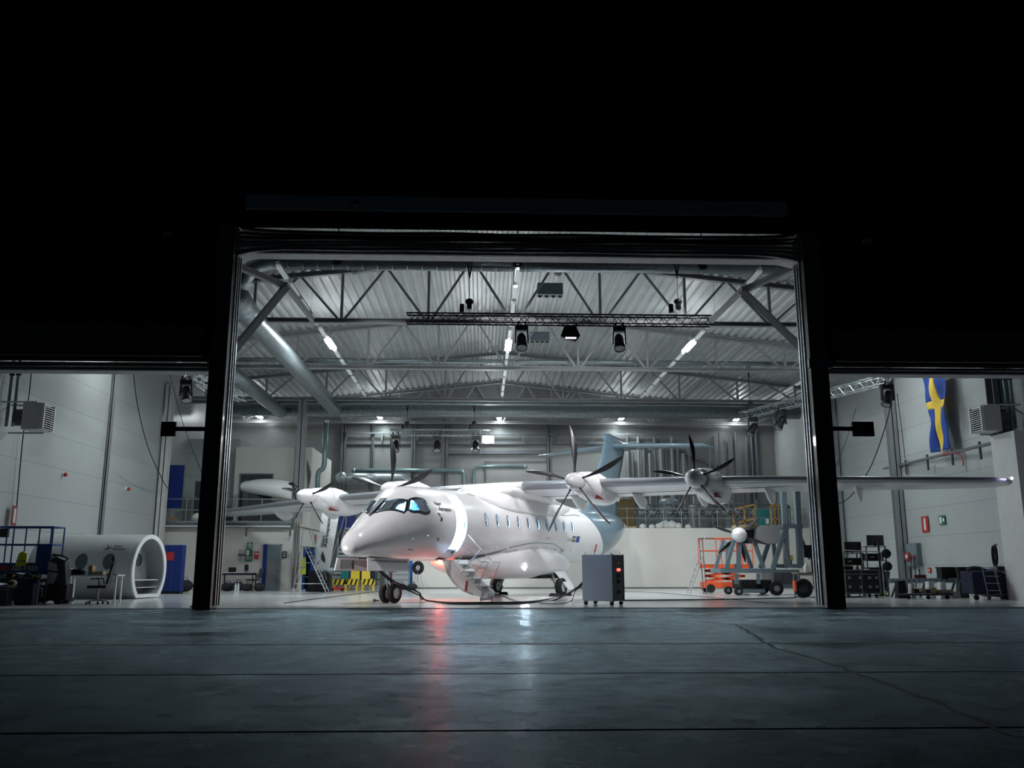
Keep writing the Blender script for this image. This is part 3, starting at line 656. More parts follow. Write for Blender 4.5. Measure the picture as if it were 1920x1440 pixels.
# interior: cabin floor, bulkhead, seats in the cockpit
fl = MB('grey').box((.1, -.7, 1.5), (-10.5, .7, 1.56)); fl.build('cabin_floor', hull); MB('skin').box((-1.74, -.3, 1.3), (-2.38, .55, 1.5)).build('door_sill', hull)
MB('skin_lining').box((-1.25, -.98, 1.56), (-1.2, .1, 3.2)).build('cockpit_bulkhead', hull)
for sy in (-.45, .45):
    s = MB('seat').cbox((-.25, sy, 1.95), (.42, .42, .12)).cbox((-.5, sy, 2.35), (.1, .42, .8)).cbox((-.5, sy, 2.82), (.09, .24, .2)); s.build('pilot_seat', hull, bevel=.03)
MB('seat').box((.42, -.5, 1.9), (.66, .5, 2.1)).build('instrument_panel', hull)
for i in range(10): MB('offwhite').cbox((wu[i] - .3, .55, 2.1), (.12, .8, 1.0)).build('cabin_seat', hull, bevel=.03)
for loc, e in (((.3, -.1, 2.75), 90), ((-.1, -.15, 2.95), 260), ((-2.05, -.1, 3.0), 190), ((-4.5, 0, 3.05), 560), ((-7, 0, 3.05), 560), ((-9.5, 0, 3.05), 560)):
    o = lamp('POINT', 'cabin_light', loc, e, (.42, .70, 1), shadow_soft_size=.08); o.parent = ac
# door jamb trim strip, round the opening, glowing from the cabin lights
# grey-blue rear fuselage
us2 = [UB, -12.9, -13.3, -13.8, -14.4, -15, -15.6, -16.2, -16.8, -17.3, -17.7, -18.0, -18.15, -18.2]
rear = MB('tail_blue').loft([ring(u, 1.0005) for u in us2]).build('rear_fuselage', ac, fix=2)
tag(rear, 'blue-grey rear fuselage')
patch('tail_cone_cap', [(-17.2, -1.2), (-17.2, 1.2), (-18.1, 1.2), (-18.1, -1.2)], .006, 'white', rear, 2)
# wing fairing on the back
def body(name, secs, m, parent, nexp=2.3, n=28, hug=0):
    L_ = []
    for u, yc, zc, ry, rt, rb in secs:
        q = []
        for i in range(n):
            t = 2 * PI * i / n; c, s_ = math.cos(t), math.sin(t); e = 2 / nexp
            q.append(V(u, yc + ry * math.copysign(abs(c) ** e, c), zc + (rt if s_ > 0 else rb) * math.copysign(abs(s_) ** e, s_)))
        for i, pt in enumerate(q):  # keep the hidden side just under the fuselage skin
            if hug and yc == 0:
                zc_ = fit_(u, FZ); b_ = (fit_(u, FT) - zc_ if pt.z > zc_ else zc_ - fit_(u, FB)) * .975; w_ = fit_(u, FW) * .975; r_ = math.hypot(pt.y / w_, (pt.z - zc_) / b_)
                if r_ < 1:
                    zz = math.copysign(math.sqrt(max(0, 1 - min(1, (pt.y / w_) ** 2))) * b_, pt.z - zc_ if abs(pt.z - zc_) > .05 else hug); q[i] = V(u, pt.y, zc_ + zz)
        L_.append(q)
    return MB(m).loft(L_).build(name, parent, fix=2)
wf = body('wing_fairing', [(-3.3, 0, 3.2, .3, .27, .3), (-3.7, 0, 3.15, .62, .36, .3), (-4.2, 0, 3.08, .84, .52, .3), (-4.8, 0, 3.02, .95, .72, .35), (-5.4, 0, 2.98, 1.0, .87, .4), (-6, 0, 2.95, 1.02, .95, .4), (-7, 0, 2.94, 1.03, .96, .4), (-8, 0, 2.94, 1.02, .90, .4), (-9, 0, 2.96, .99, .76, .4), (-9.8, 0, 3.0, .9, .60, .4), (-10.6, 0, 3.06, .74, .44, .4), (-11.4, 0, 3.12, .5, .345, .3), (-12.2, 0, 3.2, .2, .24, .3)], 'skin', ac, 2.6, 28, 1)
body('wing_root_fillet', [(-4.9, 0, 3.62, .9, .14, .3), (-5.5, 0, 3.64, 1.08, .2, .4), (-6.3, 0, 3.64, 1.2, .22, .46), (-7.2, 0, 3.62, 1.22, .2, .46), (-8, 0, 3.56, 1.16, .18, .42), (-8.7, 0, 3.48, 1.04, .16, .34), (-9.4, 0, 3.38, .9, .12, .2)], 'skin', wf, 2.0, 28, 1)
bf = body('belly_fairing', [(-2.75, 0, 1.2, .5, .1, .05), (-3.1, 0, 1.12, .78, .14, .12), (-3.6, 0, 1.08, .95, .26, .26), (-4.2, 0, 1.06, 1.05, .40, .36), (-5, 0, 1.05, 1.14, .60, .41), (-6, 0, 1.05, 1.19, .80, .44), (-7, 0, 1.05, 1.21, .92, .45), (-8, 0, 1.05, 1.21, .94, .45), (-8.8, 0, 1.05, 1.2, .88, .44), (-9.4, 0, 1.06, 1.17, .70, .43), (-9.8, 0, 1.07, 1.1, .48, .40), (-10.2, 0, 1.1, .92, .28, .36), (-10.6, 0, 1.12, .58, .16, .25)], 'skin', ac, 2.3, 28, -1)
def skinline(name, pts, parent, r=.009):
    for sg in (1, -1):
        P = []
        for (a, b) in zip(pts, pts[1:]):
            for i in range(4):
                u = a[0] + (b[0] - a[0]) * i / 4; z = a[1] + (b[1] - a[1]) * i / 4; y = yskin(u, z); P.append((u, sg * (y + .006), z))
        MB('seam').tube(P, r, 5).build(name, parent)
skinline('panel_seam', [(-3.35, 3.36), (-3.8, 3.29), (-4.42, 3.13), (-5.16, 3.02), (-6.01, 2.96), (-7.38, 2.945), (-8.99, 2.955), (-9.87, 2.97), (-10.6, 3.04), (-11.3, 3.02)], hull)
skinline('panel_seam', [(-2.9, 1.36), (-3.81, 1.38), (-4.54, 1.48), (-5.49, 1.68), (-6.57, 1.83), (-7.35, 1.87), (-8.55, 1.86), (-9.3, 1.72), (-9.75, 1.5)], hull)
# ---- wing
WS = [(0, -5.75, 2.6, 3.86, .34), (1.2, -5.78, 2.6, 3.85, .34), (4.6, -5.9, 2.5, 3.82, .31), (7, -6.15, 2.3, 3.79, .28), (9, -6.35, 2.1, 3.74, .26), (12, -6.7, 1.75, 3.62, .21), (14, -6.95, 1.5, 3.54, .18), (15.6, -7.2, 1.2, 3.48, .14), (15.95, -7.45, .85, 3.47, .07), (16.05, -7.7, .4, 3.46, .02)]
AF = [(0, 0), (.004, .22), (.015, .42), (.04, .66), (.09, .88), (.16, 1.), (.3, 1.02), (.5, .82), (.7, .5), (.88, .18), (1, .0)]
def foil(v, ul, ch, z, th, x0=0., x1=1., grow=0., inc=.13, bot=.95):
    up_, lo = [], []
    for x, t in AF:
        if x0 <= x <= x1:
            h = th * .5 * t + (grow if x < 1 else 0); zc = z - .02 - inc * x * ch - 0 * x; up_.append(V(ul - x * ch + (grow if x == 0 else 0), v, zc + h)); lo.append(V(ul - x * ch + (grow if x == 0 else 0), v, zc - h * bot))
    return up_ + lo[::-1]
def wing_secs(sts, **k): return [foil(*s_, **k) for s_ in sts]
full = [(-a, *r) for a, *r in WS[:0:-1]] + [tuple(x) for x in WS]
wing = MB('wing').loft(wing_secs(full)).build('wing', ac, fix=2)
for sg in (1, -1):
    st = [(sg * a, *r) for a, *r in WS[1:]]
    MB('boot').loft([foil(*q, x1=.09, grow=.006) for q in st[:-1]]).build('leading_edge', wing, fix=2)
    # flap track fairings
    for v in (2.4, 4.72, 6.95, 9.2, 11.9):
        b = body('flap_track_fairing', [(-7.2, sg * v, 3.5, .02, .02, .02), (-7.4, sg * v, 3.46, .07, .1, .12), (-7.65, sg * v, 3.42, .10, .1, .26), (-7.95, sg * v, 3.38, .105, .1, .36), (-8.2, sg * v, 3.36, .085, .1, .36), (-8.4, sg * v, 3.34, .05, .08, .28), (-8.55, sg * v, 3.3, .02, .02, .12)], 'wing', wing, 2, 14)
    MB('chrome').lathe([(0, -.0), (.03, .02), (.045, .1)], (-7.35, sg * 16.0, 3.46), (-1, 0, 0), 12).build('wing_tip_light', wing)
    MB('seam').box((-7.1, sg * 1.3, 3.475), (-7.115, sg * 11, 3.49)).build('panel_seam', wing)
MB('navlight').ball((-7.3, 16.05, 3.46), .035, 10).build('navigation_light', wing)
# ---- nacelles and propellers
def blade_mesh(R):
    secs = []; r0 = .30
    for i in range(15):
        t = i / 14; r = r0 - .05 + (R - r0 + .05) * t; ch = R / 1.85 * (.05 + .175 * math.sin(PI * min(1, t * .93 + .05)) ** 1.2 * (.45 + .75 * t)) * (1 if t < .93 else .75 if t < .98 else .35)
        th = .045 * (1 - t) + .008; pitch = math.radians(68 - 42 * t); sw = R / 1.85 * (.06 * math.sin(PI * t) - .07 * t * t)
        q = []
        for k in range(8):
            a = 2 * PI * k / 8; x, y = math.cos(a) * ch / 2 + sw, math.sin(a) * th / 2; q.append(V(-x * math.sin(pitch) + y * math.cos(pitch), x * math.cos(pitch) + y * math.sin(pitch), r))
        secs.append(q)
    b = MB('prop').loft(secs); b.cyl((0, 0, .2), (0, 0, .33), .045, .04, 10); return b
pb = {}
def nacelle(v, R, a0, zc):
    n_ = body('engine_nacelle', [(-4.98, v, zc, .31, .31, .31), (-5.3, v, zc - .01, .355, .37, .40), (-5.8, v, zc - .03, .41, .45, .50), (-6.3, v, zc - .05, .44, .49, .56), (-6.8, v, zc - .1, .44, .46, .56), (-7.3, v, zc - .14, .39, .36, .50), (-7.8, v, zc - .19, .28, .24, .36), (-8.15, v, zc - .22, .15, .14, .2), (-8.35, v, zc - .24, .03, .03, .05)], 'skin', ac, 2.1, 28)
    MB('skin').lathe([(0, .0), (.05, .01), (.11, .045), (.18, .13), (.235, .24), (.275, .38), (.298, .55), (.305, .71), (.27, .715)], (-4.27, v, zc), (-1, 0, 0), 28).build('spinner', n_)
    MB('seam').lathe([(.312, 0), (.312, .012)], (-4.99, v, zc), (-1, 0, 0), 28).build('spinner_gap', n_)
    if R not in pb: pb[R] = blade_mesh(R).build('propeller_blade', n_)
    for k in range(5):
        if k == 0 and pb[R].parent == n_: o = pb[R]
        else: o = pb[R].copy(); COL.objects.link(o); o.parent = n_
        o.location = (-4.82, v, zc); o.rotation_euler = (math.radians(a0 - 90 + 72 * k), 0, 0)
    # red intake cover on the chin
    MB('darkred').prism([(-5.75, v + .27, zc - .50), (-5.75, v + .33, zc - .38), (-6.3, v + .33, zc - .50)], (0, .06, -.01)).build('intake_cover', n_)
    MB('seam').tube([S_ for S_ in [(-5.9, v + .43 * math.cos(t), zc - .03 + .47 * math.sin(t)) for t in [PI * i / 14 for i in range(15)]]], .004, 4).build('cowl_seam', n_)
    return n_
nacelle(3.69, 1.86, 93, 3.74); nacelle(7.7, 1.36, 94, 3.64); nacelle(-3.69, 1.95, 90, 3.78); nacelle(-7.7, 1.4, 91, 3.70)
# ---- tail
def fin_sec(z, ul, ut, th):
    ch = ul - ut; return [V(ul - x * ch, s_ * t * th / 2, z) for s_, L_ in ((1, AF), (-1, AF[::-1])) for x, t in L_]
fin = MB('tail_blue').loft([fin_sec(z, a, b, t) for z, a, b, t in ((3.2, -12.6, -17.3, .26), (3.42, -13.5, -17.3, .25), (3.9, -14.1, -17.35, .25), (4.5, -14.55, -17.4, .24), (5.2, -14.95, -17.65, .23), (5.9, -15.5, -18.05, .21), (6.5, -15.8, -18.3, .2), (6.75, -15.9, -18.3, .18))]).build('tail_fin', ac, fix=2)
tag(fin, 'blue-grey tail fin')
patch_ = MB('white').prism([(-16.3, .115, 4.05), (-17.2, .1, 4.0), (-17.35, .1, 4.3), (-16.2, .11, 5.0), (-16.0, .115, 5.0)], (0, .012, 0)); patch_.build('fin_emblem', fin)
body('bullet_fairing', [(-15.7, 0, 6.86, .02, .03, .05), (-15.95, 0, 6.86, .12, .16, .2), (-16.4, 0, 6.84, .17, .26, .3), (-17.2, 0, 6.82, .18, .24, .3), (-18.1, 0, 6.8, .13, .15, .3), (-18.75, 0, 6.78, .06, .06, .25), (-19.0, 0, 6.76, .01, .02, .1)], 'tail_blue', fin, 2, 16)
tp = [(-4.3, -17.75, 1.1, 6.42, .08), (-4.15, -17.3, 1.6, 6.44, .16), (-2, -16.9, 1.9, 6.52, .22), (0, -16.6, 2.1, 6.6, .26), (2, -16.9, 1.9, 6.52, .22), (4.15, -17.3, 1.6, 6.44, .16), (4.3, -17.75, 1.1, 6.42, .08)]
ta = MB('tail_blue').loft([foil(*q, inc=0, bot=1) for q in tp]).build('tailplane', ac, fix=2); tag(ta, 'blue-grey tailplane')
for v in (-2, 2): MB('chrome').box((-17.2, v - .1, 6.52), (-17.35, v + .1, 6.545)).build('elevator_fitting', ta)
# ---- landing gear
def wheel(r, wd, y, x, parent, n='wheel'):
    o = MB('tyre').lathe([(r * .55, -wd / 2), (r * .9, -wd / 2), (r * .98, -wd * .36), (r, -wd * .15), (r, wd * .15), (r * .98, wd * .36), (r * .9, wd / 2), (r * .55, wd / 2)], (x, y, r), (0, 1, 0), 32).build(n, parent)
    MB('rim').lathe([(.0, -wd * .30), (r * .2, -wd * .36), (r * .25, -wd * .28), (r * .56, -wd * .34), (r * .66, -wd * .5), (r * .66, wd * .5), (r * .56, wd * .34), (r * .25, wd * .28), (r * .2, wd * .36), (0, wd * .3)], (x, y, r), (0, 1, 0), 24).build('wheel_rim', o)
    return o
ng = MB('steel').cyl((0, 0, .28), (.0, 0, .62), .035, n=14).cyl((0, 0, .55), (.02, 0, 1.3), .055, n=14).cyl((0, -.17, .27), (0, .17, .27), .03).cyl((-.05, 0, .6), (.75, 0, 1.22), .022).beam((.1, 0, .35), (.17, 0, .52), .05, .02).beam((.17, 0, .52), (.05, 0, .7), .05, .02).build('nose_landing_gear', ac)
for s_ in (-1, 1): wheel(.275, .16, s_ * .15, 0, ng)
MB('chrome').ball((.1, 0, .75), .05, 10).build('taxi_light', ng)
MB('white').cbox((.1, .1, .92), (.02, .3, .12)).build('torque_cover', ng)
for s_, u0, u1 in ((1, 1.66, -.27), (-1, 1.92, .35)):
    g = MB('white').prism([(u0, s_ * .42, 1.27), (u1, s_ * .42, 1.25), (u1 + .05, s_ * .47, .90), (u0 + .04, s_ * .47, .92)], (0, .025, 0)); g = g.build('nose_gear_door', ac)
    MB('midgrey').prism([(u0 - .1, s_ * .42 + .03, 1.22), (u1 + .25, s_ * .42 + .03, .98), (u1 + .1, s_ * .42 + .03, 1.2)], (0, .012, 0)).build('stiffener_panel', g)
    if s_ < 0: MB('midgrey').box((1.75, -.39, .97), (1.35, -.385, 1.22)).build('stiffener_panel', g); MB('darkgrey').box((1.3, -.385, .96), (1.24, -.36, 1.2)).build('door_hinge', g)
MB('matblack').box((1.25, -.22, 1.24), (.0, .22, 1.32)).build('wheel_bay', ac)
for s_ in (-1, 1):
    y = 1.37 * s_; g = MB('steel').cyl((-8.44, y - .16 * s_, .31), (-8.44, y - .5 * s_, 1.0), .06).cyl((-8.44, y - .3 * s_, .31), (-8.44, y + .08 * s_, .31), .035).beam((-8.2, y - .5 * s_, .8), (-8.44, y - .2 * s_, .4), .04).build('main_landing_gear', ac)
    wheel(.32, .22, y, -8.44, g)
    MB('skin').prism([(-8.2, s_ * 1.22, .86), (-9.05, s_ * 1.22, .86), (-9.05, s_ * 1.62, .22), (-8.5, s_ * 1.62, .22)], (0, s_ * .03, .01)).build('main_gear_door', g)
MB('matblack').box((-7.6, -1.0, .62), (-9.2, 1.0, .72)).build('wheel_bay', bf)
# ---- lights on the aircraft
MB('landing').ball((-6.03, 1.20, 1.03), .055, 12, (1, .4, 1)).build('landing_light', bf)
MB('chrome').lathe([(.09, 0), (.075, .02), (.06, .03)], (-6.03, 1.225, 1.03), (0, -1, 0), 16).build('landing_light_bezel', bf)
MB('beacon').ball((-2.56, 0, 1.15), .04, 10).build('beacon_light', hull)
# ---- probes, markings
def onskin(u, a, off=.02): return S(u, a, off)
for u, a in ((.211, -.325), (-.373, -.301)):
    p = onskin(u, a); MB('steel').cyl(p, p + V(.0, .05, 0), .02, n=8).cyl(p + V(0, .05, 0), p + V(.12, .06, -.03), .008, n=6).build('probe', hull)
p = onskin(-.944, -.438); MB('midgrey').cyl(p - V(0, .02, 0), p + V(0, .006, 0), .055, n=16).build('sensor_disc', hull)
p = onskin(-12.368, -.367); q = onskin(-12.538, -.678, .03); MB('red').beam(p, q, .06, .01).build('remove_before_flight_streamer', rear)
def skin_text(s, size, u, z, m, name, parent=hull, fitw=None, side=1, bold=0.):
    vs, fs = text_geo(s, size, bold); k = fitw / max(v.x for v in vs) if fitw else 1; out = []
    for v in vs:
        uu = u - v.x * k; zz = z + v.y; y = yskin(uu, zz); out.append((uu, side * (y + .008), zz))
    mb = MB(m); mb.add(out, fs); return mb.build(name, parent, fix=False)
skin_text('Heart', .17, -.79, 2.83, 'seam', 'company_lettering', fitw=.34, bold=.004)
skin_text('Aerospace', .17, -.92, 2.68, 'seam', 'company_lettering', fitw=.62, bold=.004)
def skin_poly(pts, m, name, off=.008, parent=hull):
    out = []
    for u, z in pts:
        out.append((u, yskin(u, z) + off, z))
    return MB(m).add(out, [tuple(range(len(out)))]).build(name, parent, fix=False)
skin_poly([(-.80, 2.60), (-.86, 2.62), (-.95, 2.50), (-.90, 2.49)], 'seam', 'bird_emblem'); skin_poly([(-.93, 2.47), (-1.02, 2.48), (-1.0, 2.37), (-.9, 2.33)], 'seam', 'bird_emblem')
skin_text('ES-30', .15, -9.62, 2.0, 'seam', 'registration_lettering', fitw=.33)
skin_text('RESCUE', .07, -7.8, 2.02, 'red', 'rescue_lettering', fitw=.36)
skin_poly([(-10.0, 2.20), (-10.27, 2.20), (-10.29, 1.97), (-10.02, 1.97)], 'flagblue', 'swedish_flag_decal')
for a, b, c, d in ((-10.09, -10.14, 2.20, 1.97), (-10.0, -10.29, 2.11, 2.06)): skin_poly([(a, c), (b, c), (b, d), (a, d)], 'flagyellow', 'swedish_flag_cross', .012)
skin_poly([(-10.36, 2.20), (-10.66, 2.20), (-10.66, 1.97), (-10.36, 1.97)], 'flagblue', 'eu_flag_decal')
for k in range(12):
    t = 2 * PI * k / 12; skin_poly([(-10.51 + .07 * math.cos(t) + .01 * a, 2.085 + .07 * math.sin(t) + .01 * b) for a, b in ((1, 0), (0, 1), (-1, 0), (0, -1))], 'flagyellow', 'eu_flag_star', .012)
# wipers
for sg, A0, A1 in ((1, (1.30, 1.15), (.98, 1.42)),):
    a, b = S(*A0, .05), S(*A1, .06); MB('gasket').beam(S(1.16, 1.5, .03), S(.55, 1.50, .05), .05, .03).build('wiper', hull)
# ---- air stair hanging open below the doorway
pr = [(.67, 1.24), (.74, 1.05), (.86, .82), (1.05, .57), (1.25, .40), (1.45, .29), (1.75, .20), (2.08, .16)]
pi_ = [(1.12, 1.24), (1.16, 1.12), (1.32, .98), (1.40, .86), (1.52, .74), (1.66, .62), (1.84, .48), (2.10, .30)]
st = MB('skin'); us_ = (-1.66, -2.42)
A = [V(us_[0], y, z) for y, z in pr] + [V(us_[0], y, z) for y, z in pi_[::-1]]
st.prism(A, (us_[1] - us_[0], 0, 0)); st = st.build('air_stair', ac)
MB('midgrey').tube([(us_[0] + .006, y + .045, z + .04) for y, z in pr[1:-1]], .008, 5).build('stair_seam', st)
stp = [(1.36, 1.10), (1.58, .89), (1.80, .68), (2.02, .46), (2.24, .25)]
for k, (y, z) in enumerate(stp):
    MB('white').box((us_[0] - .05, y - .26, z - .015), (us_[1] + .05, y + .03, z + .015)).box((us_[0] - .05, y - .24, z - .2), (us_[1] + .05, y - .225, z)).box((us_[0] - .05, y - .24, z - .12), (us_[0] - .065, y + .02, z)).build('stair_step', st)
    MB('charcoal').ball((us_[0] + .0, y - .2, z - .05), .014, 6).build('step_bolt', st)
for ux in (us_[0] - .03, us_[1] + .03):
    MB('steel').tube([(ux, 1.15, 2.0), (ux, 1.5, 1.66), (ux, 2.02, 1.18), (ux, 2.3, 1.16)], .012, 6).build('stair_handrail', st)
    for (a, b) in (((1.15, 1.12), (1.62, 1.56)), ((1.4, .9), (1.86, 1.33)), ((1.72, .66), (2.1, 1.17)), ((1.95, .46), (2.3, 1.16))):
        MB('steel').cyl((ux, a[0], a[1]), (ux, b[0], b[1]), .009, n=6).build('rail_strut', st)
for ux in (us_[0] - .06, us_[1] + .06): MB('steel').cyl((ux, 2.04, 0), (ux, 2.02, .3), .014, n=8).build('stair_foot', st)
MB('red').prism([(us_[0] + .012, 1.55, .62), (us_[0] + .012, 1.6, .62), (us_[0] + .012, 1.58, .32), (us_[0] + .012, 1.5, .32)], (.006, 0, 0)).build('warning_ribbon', st)
# ================================================================ stage rigs
def lattice(a, b, sz, name, label, m='black', lace='steel'):
    """box truss: four chords and zig-zag lacing"""
    a, b = Vector(a), Vector(b); d = b - a; L = d.length; ax = d.normalized(); sx = ax.cross(V(0, 0, 1)).normalized(); up = sx.cross(ax)
    t = thing(name, label, 'truss', (a + b) / 2); h = sz / 2; C_ = [sx * i * h + up * j * h for i, j in ((-1, -1), (1, -1), (1, 1), (-1, 1))]
    for c in C_: MB(m).cyl(a + c, b + c, .024, n=8).build('chord', t, True)
    k = max(2, int(L / (sz * .85))); z = MB(lace)
    for f in range(4):
        p, q = C_[f], C_[(f + 1) % 4]
        for i in range(k):
            u, v = (p, q) if i % 2 else (q, p); z.cyl(a + ax * L * i / k + u, a + ax * L * (i + 1) / k + v, .011, n=5, caps=False)
    z.build('lacing', t, True); return t
def hoist(top, bot, label):
    t = thing('chain_hoist', label, 'hoist', bot); top, bot = Vector(top), Vector(bot)
    MB('matblack').cyl(bot, top, .012, n=6).build('chain', t, True)
    MB('black').beam(top + V(-.09, 0, 0), top + V(0, 0, -.6), .03).beam(top + V(.09, 0, 0), top + V(0, 0, -.6), .03).build('sling', t, True)
    MB('black').ball(bot + V(0, 0, .28), .13, 10, (1, .8, .8)).box(bot + V(-.07, -.07, .05), bot + V(.07, .07, .25)).build('motor', t, True)
    MB('black').cyl(bot + V(-.22, 0, -.05), bot + V(-.22, 0, .2), .07, n=10).build('chain_bag', t, True); return t
Yr = 25.0; ra, rb = at(762, 597, Yr), at(1332, 597, Yr); rb.z = ra.z
lattice(ra, rb, .27, 'lighting_truss', 'black box truss with stage lamps hanging just inside the centre doorway', 'black', 'black')
for px in (880, 1272):
    p = at(px, 583, Yr); hoist((p.x, Yr, at(px, 486, Yr).z), (p.x, Yr, p.z), 'black chain hoist carrying the front truss, ' + ('left one' if px < 1000 else 'right one'))
    MB('black').beam((p.x, Yr, p.z - .35), (p.x, Yr, p.z + .1), .06).build('hook', COL.objects[-1] if False else None, False) if False else None
def moving_head(p, aim, label, lit=None, s=1.):
    t = thing('stage_lamp', label, 'stage lamp', p); p = Vector((0, 0, 0))
    MB('black').box((-.17 * s, -.1 * s, -.02 * s), (.17 * s, .1 * s, .10 * s)).build('lamp_base', t)
    for k in (-1, 1): MB('black').prism([(k * .17 * s, -.07 * s, 0), (k * .17 * s, .07 * s, 0), (k * .19 * s, .05 * s, -.36 * s), (k * .19 * s, -.05 * s, -.36 * s)], (-k * .035 * s, 0, 0)).build('yoke_arm', t)
    for k in (-1, 1): MB('matblack').box((k * .1 * s - .02, -.17 * s, .1 * s), (k * .1 * s + .02, .17 * s, .2 * s)).build('clamp', t)
    d = Vector(aim).normalized(); c = V(0, 0, -.28 * s)
    MB('black').lathe([(0, -.22 * s), (.08 * s, -.2 * s), (.12 * s, -.1 * s), (.125 * s, .05 * s), (.155 * s, .2 * s), (.155 * s, .26 * s), (.14 * s, .26 * s)], c, d, 20).build('lamp_head', t)
    MB(lit or 'strip_lamp' if lit else 'midgrey').lathe([(0, .245 * s), (.14 * s, .245 * s)], c, d, 20).build('lens', t); return t
for px, lab, aim in ((978, 'black moving-head lamp at the left of the front truss', (0, -.45, -1)), (1160, 'black moving-head lamp at the right of the front truss', (0, -.45, -1))):
    p = at(px, 616, Yr); moving_head((p.x, Yr, ra.z - .33), aim, lab, s=1.1)
p = at(1068, 612, Yr); t = thing('panel_lamp', 'hexagonal black panel lamp with a lit slit under the front truss', 'stage lamp', (p.x, Yr, ra.z - .2))
MB('black').prism([(-.28, -.12, -.32), (-.17, -.12, -.02), (.17, -.12, -.02), (.3, -.12, -.3), (.16, -.12, -.48), (-.12, -.12, -.42)], (0, .16, 0)).build('lamp_body', t)
MB('strip_lamp').box((-.14, -.14, -.40), (.17, -.122, -.36)).build('light_slit', t); MB('matblack').beam((-.2, -.04, -.02), (-.2, -.04, .1), .03).beam((.2, -.04, -.02), (.2, -.04, .1), .03).box((-.22, -.06, .08), (.22, -.02, .11)).build('bracket', t)
# added lamp bodies, unseen, for the header floods and the facade nose flood
for (x, y, z), tg, lab in (((-4.2, 24.4, 9.62), (-2, 38, 1), 'added black floodlight, unseen behind the header of the tall doorway, left'), ((1, 24.4, 9.62), (3, 42, 1), 'added black floodlight, unseen behind the header of the tall doorway, middle'), ((6.4, 24.4, 9.62), (5, 40, 1.5), 'added black floodlight, unseen behind the header of the tall doorway, right'), ((-3.4, 22.1, 10.42), (-3.3, 26.6, .9), 'added black floodlight, unseen on the black facade above the tall doorway')):
    t = thing('flood_lamp', lab, 'stage lamp', (x, y, z)); d_ = (Vector(tg) - Vector((x, y, z))).normalized()
    MB('matblack').cyl(-d_ * .12, -d_ * .02, .1, .15, 14).build('lamp_body', t)
    MB('matblack').beam((0, 0, 0), (0, 0, roofz(x) - z) if y > 23 else (0, .74, .05), .03).build('bracket', t)
t = thing('stand_floodlight', 'black floodlight on a low stand hidden behind the left door post', 'stage lamp', (-7.3, 24.2, 0))
MB('matblack').cyl((0, 0, 0), (0, 0, 1.35), .025, n=8).build('stand_pole', t); MB('matblack').box((-.25, -.25, 0), (.25, .25, .03)).build('stand_foot', t); MB('matblack').cyl((-.1, -.04, 1.44), (.05, .02, 1.45), .1, .14, 14).build('lamp_body', t)
# back rig
Yk = 45.4; ka, kb = at(731, 811, Yk), at(922, 808, Yk); kb.z = ka.z; lattice(ka, kb, .30, 'lighting_truss', 'silver box truss with four lamps high at the back left of centre', 'steel')
for px in (763, 889): p = at(px, 803, Yk); hoist((p.x, Yk, at(px, 752, Yk).z), (p.x, Yk, p.z), 'chain hoist of the back truss, ' + ('left one' if px < 800 else 'right one'))
for px, lab in ((742, 'black stage lamp at the left end of the back truss'), (820, 'black stage lamp in the middle of the back truss'), (892, 'black stage lamp right of the middle on the back truss')):
    p = at(px, 820, Yk); moving_head((p.x, Yk, ka.z - .28), (0, -.5, -1), lab, s=1.35)
p = at(915, 825, Yk); t = thing('flood_lamp', 'glaring lit floodlight at the right end of the back truss', 'stage lamp', (p.x, Yk, p.z))
MB('matblack').box((-.2, -.05, -.22), (.2, .1, .2)).build('lamp_body', t); MB('lamp_white').box((-.17, -.075, -.17), (.17, -.052, .17)).build('lamp_face', t)
MB('matblack').box((-.02, 0, .2), (.02, .05, .4)).build('bracket', t)
for k in (-1, 1): MB('matblack').prism([(k * .2, -.05, -.2), (k * .2, -.05, .2), (k * .32, -.25, .2), (k * .32, -.25, -.2)], (.01, 0, 0)).build('barn_door', t)
# side rigs running back along the hall
q0, q1 = at(1690, 704, 28.0), at(1395, 786, 44.5); q0.z = q1.z = (q0.z + q1.z) / 2
q0 = atz(1668, 710, q1.z); q1 = atz(1392, 780, q1.z)
lattice(q0, q1, .32, 'lighting_truss', 'silver box truss running back along the right side of the hall', 'steel')
for f_, lab, aim in ((.02, 'black stage lamp at the near end of the right truss', (-.3, -.2, -1)), (.70, 'black stage lamp two thirds along the right truss', (-.6, 0, -1)), (.92, 'black stage lamp near the far end of the right truss', (-.6, 0, -1))):
    c = q0.lerp(q1, f_); moving_head((c.x, c.y, c.z - .33), aim, lab, s=1.25)
for f_, lab in ((.93, 'chain hoist at the far end of the right truss'),):
    c = q0.lerp(q1, f_); hoist((c.x, c.y, roofz(c.x) - .5), (c.x, c.y, c.z + .2), lab)
s0 = atz(352, 703, q1.z); s1 = atz(452, 745, q1.z) if False else at(455, 748, 40.)
s1.z = s0.z = q1.z; s1 = atz(455, 746, q1.z)
lattice(s0, s1, .32, 'lighting_truss', 'silver box truss running back along the left side of the hall', 'steel')
moving_head((s0.x, s0.y, s0.z - .33), (.2, -.3, -1), 'black stage lamp at the near end of the left truss', s=1.25)
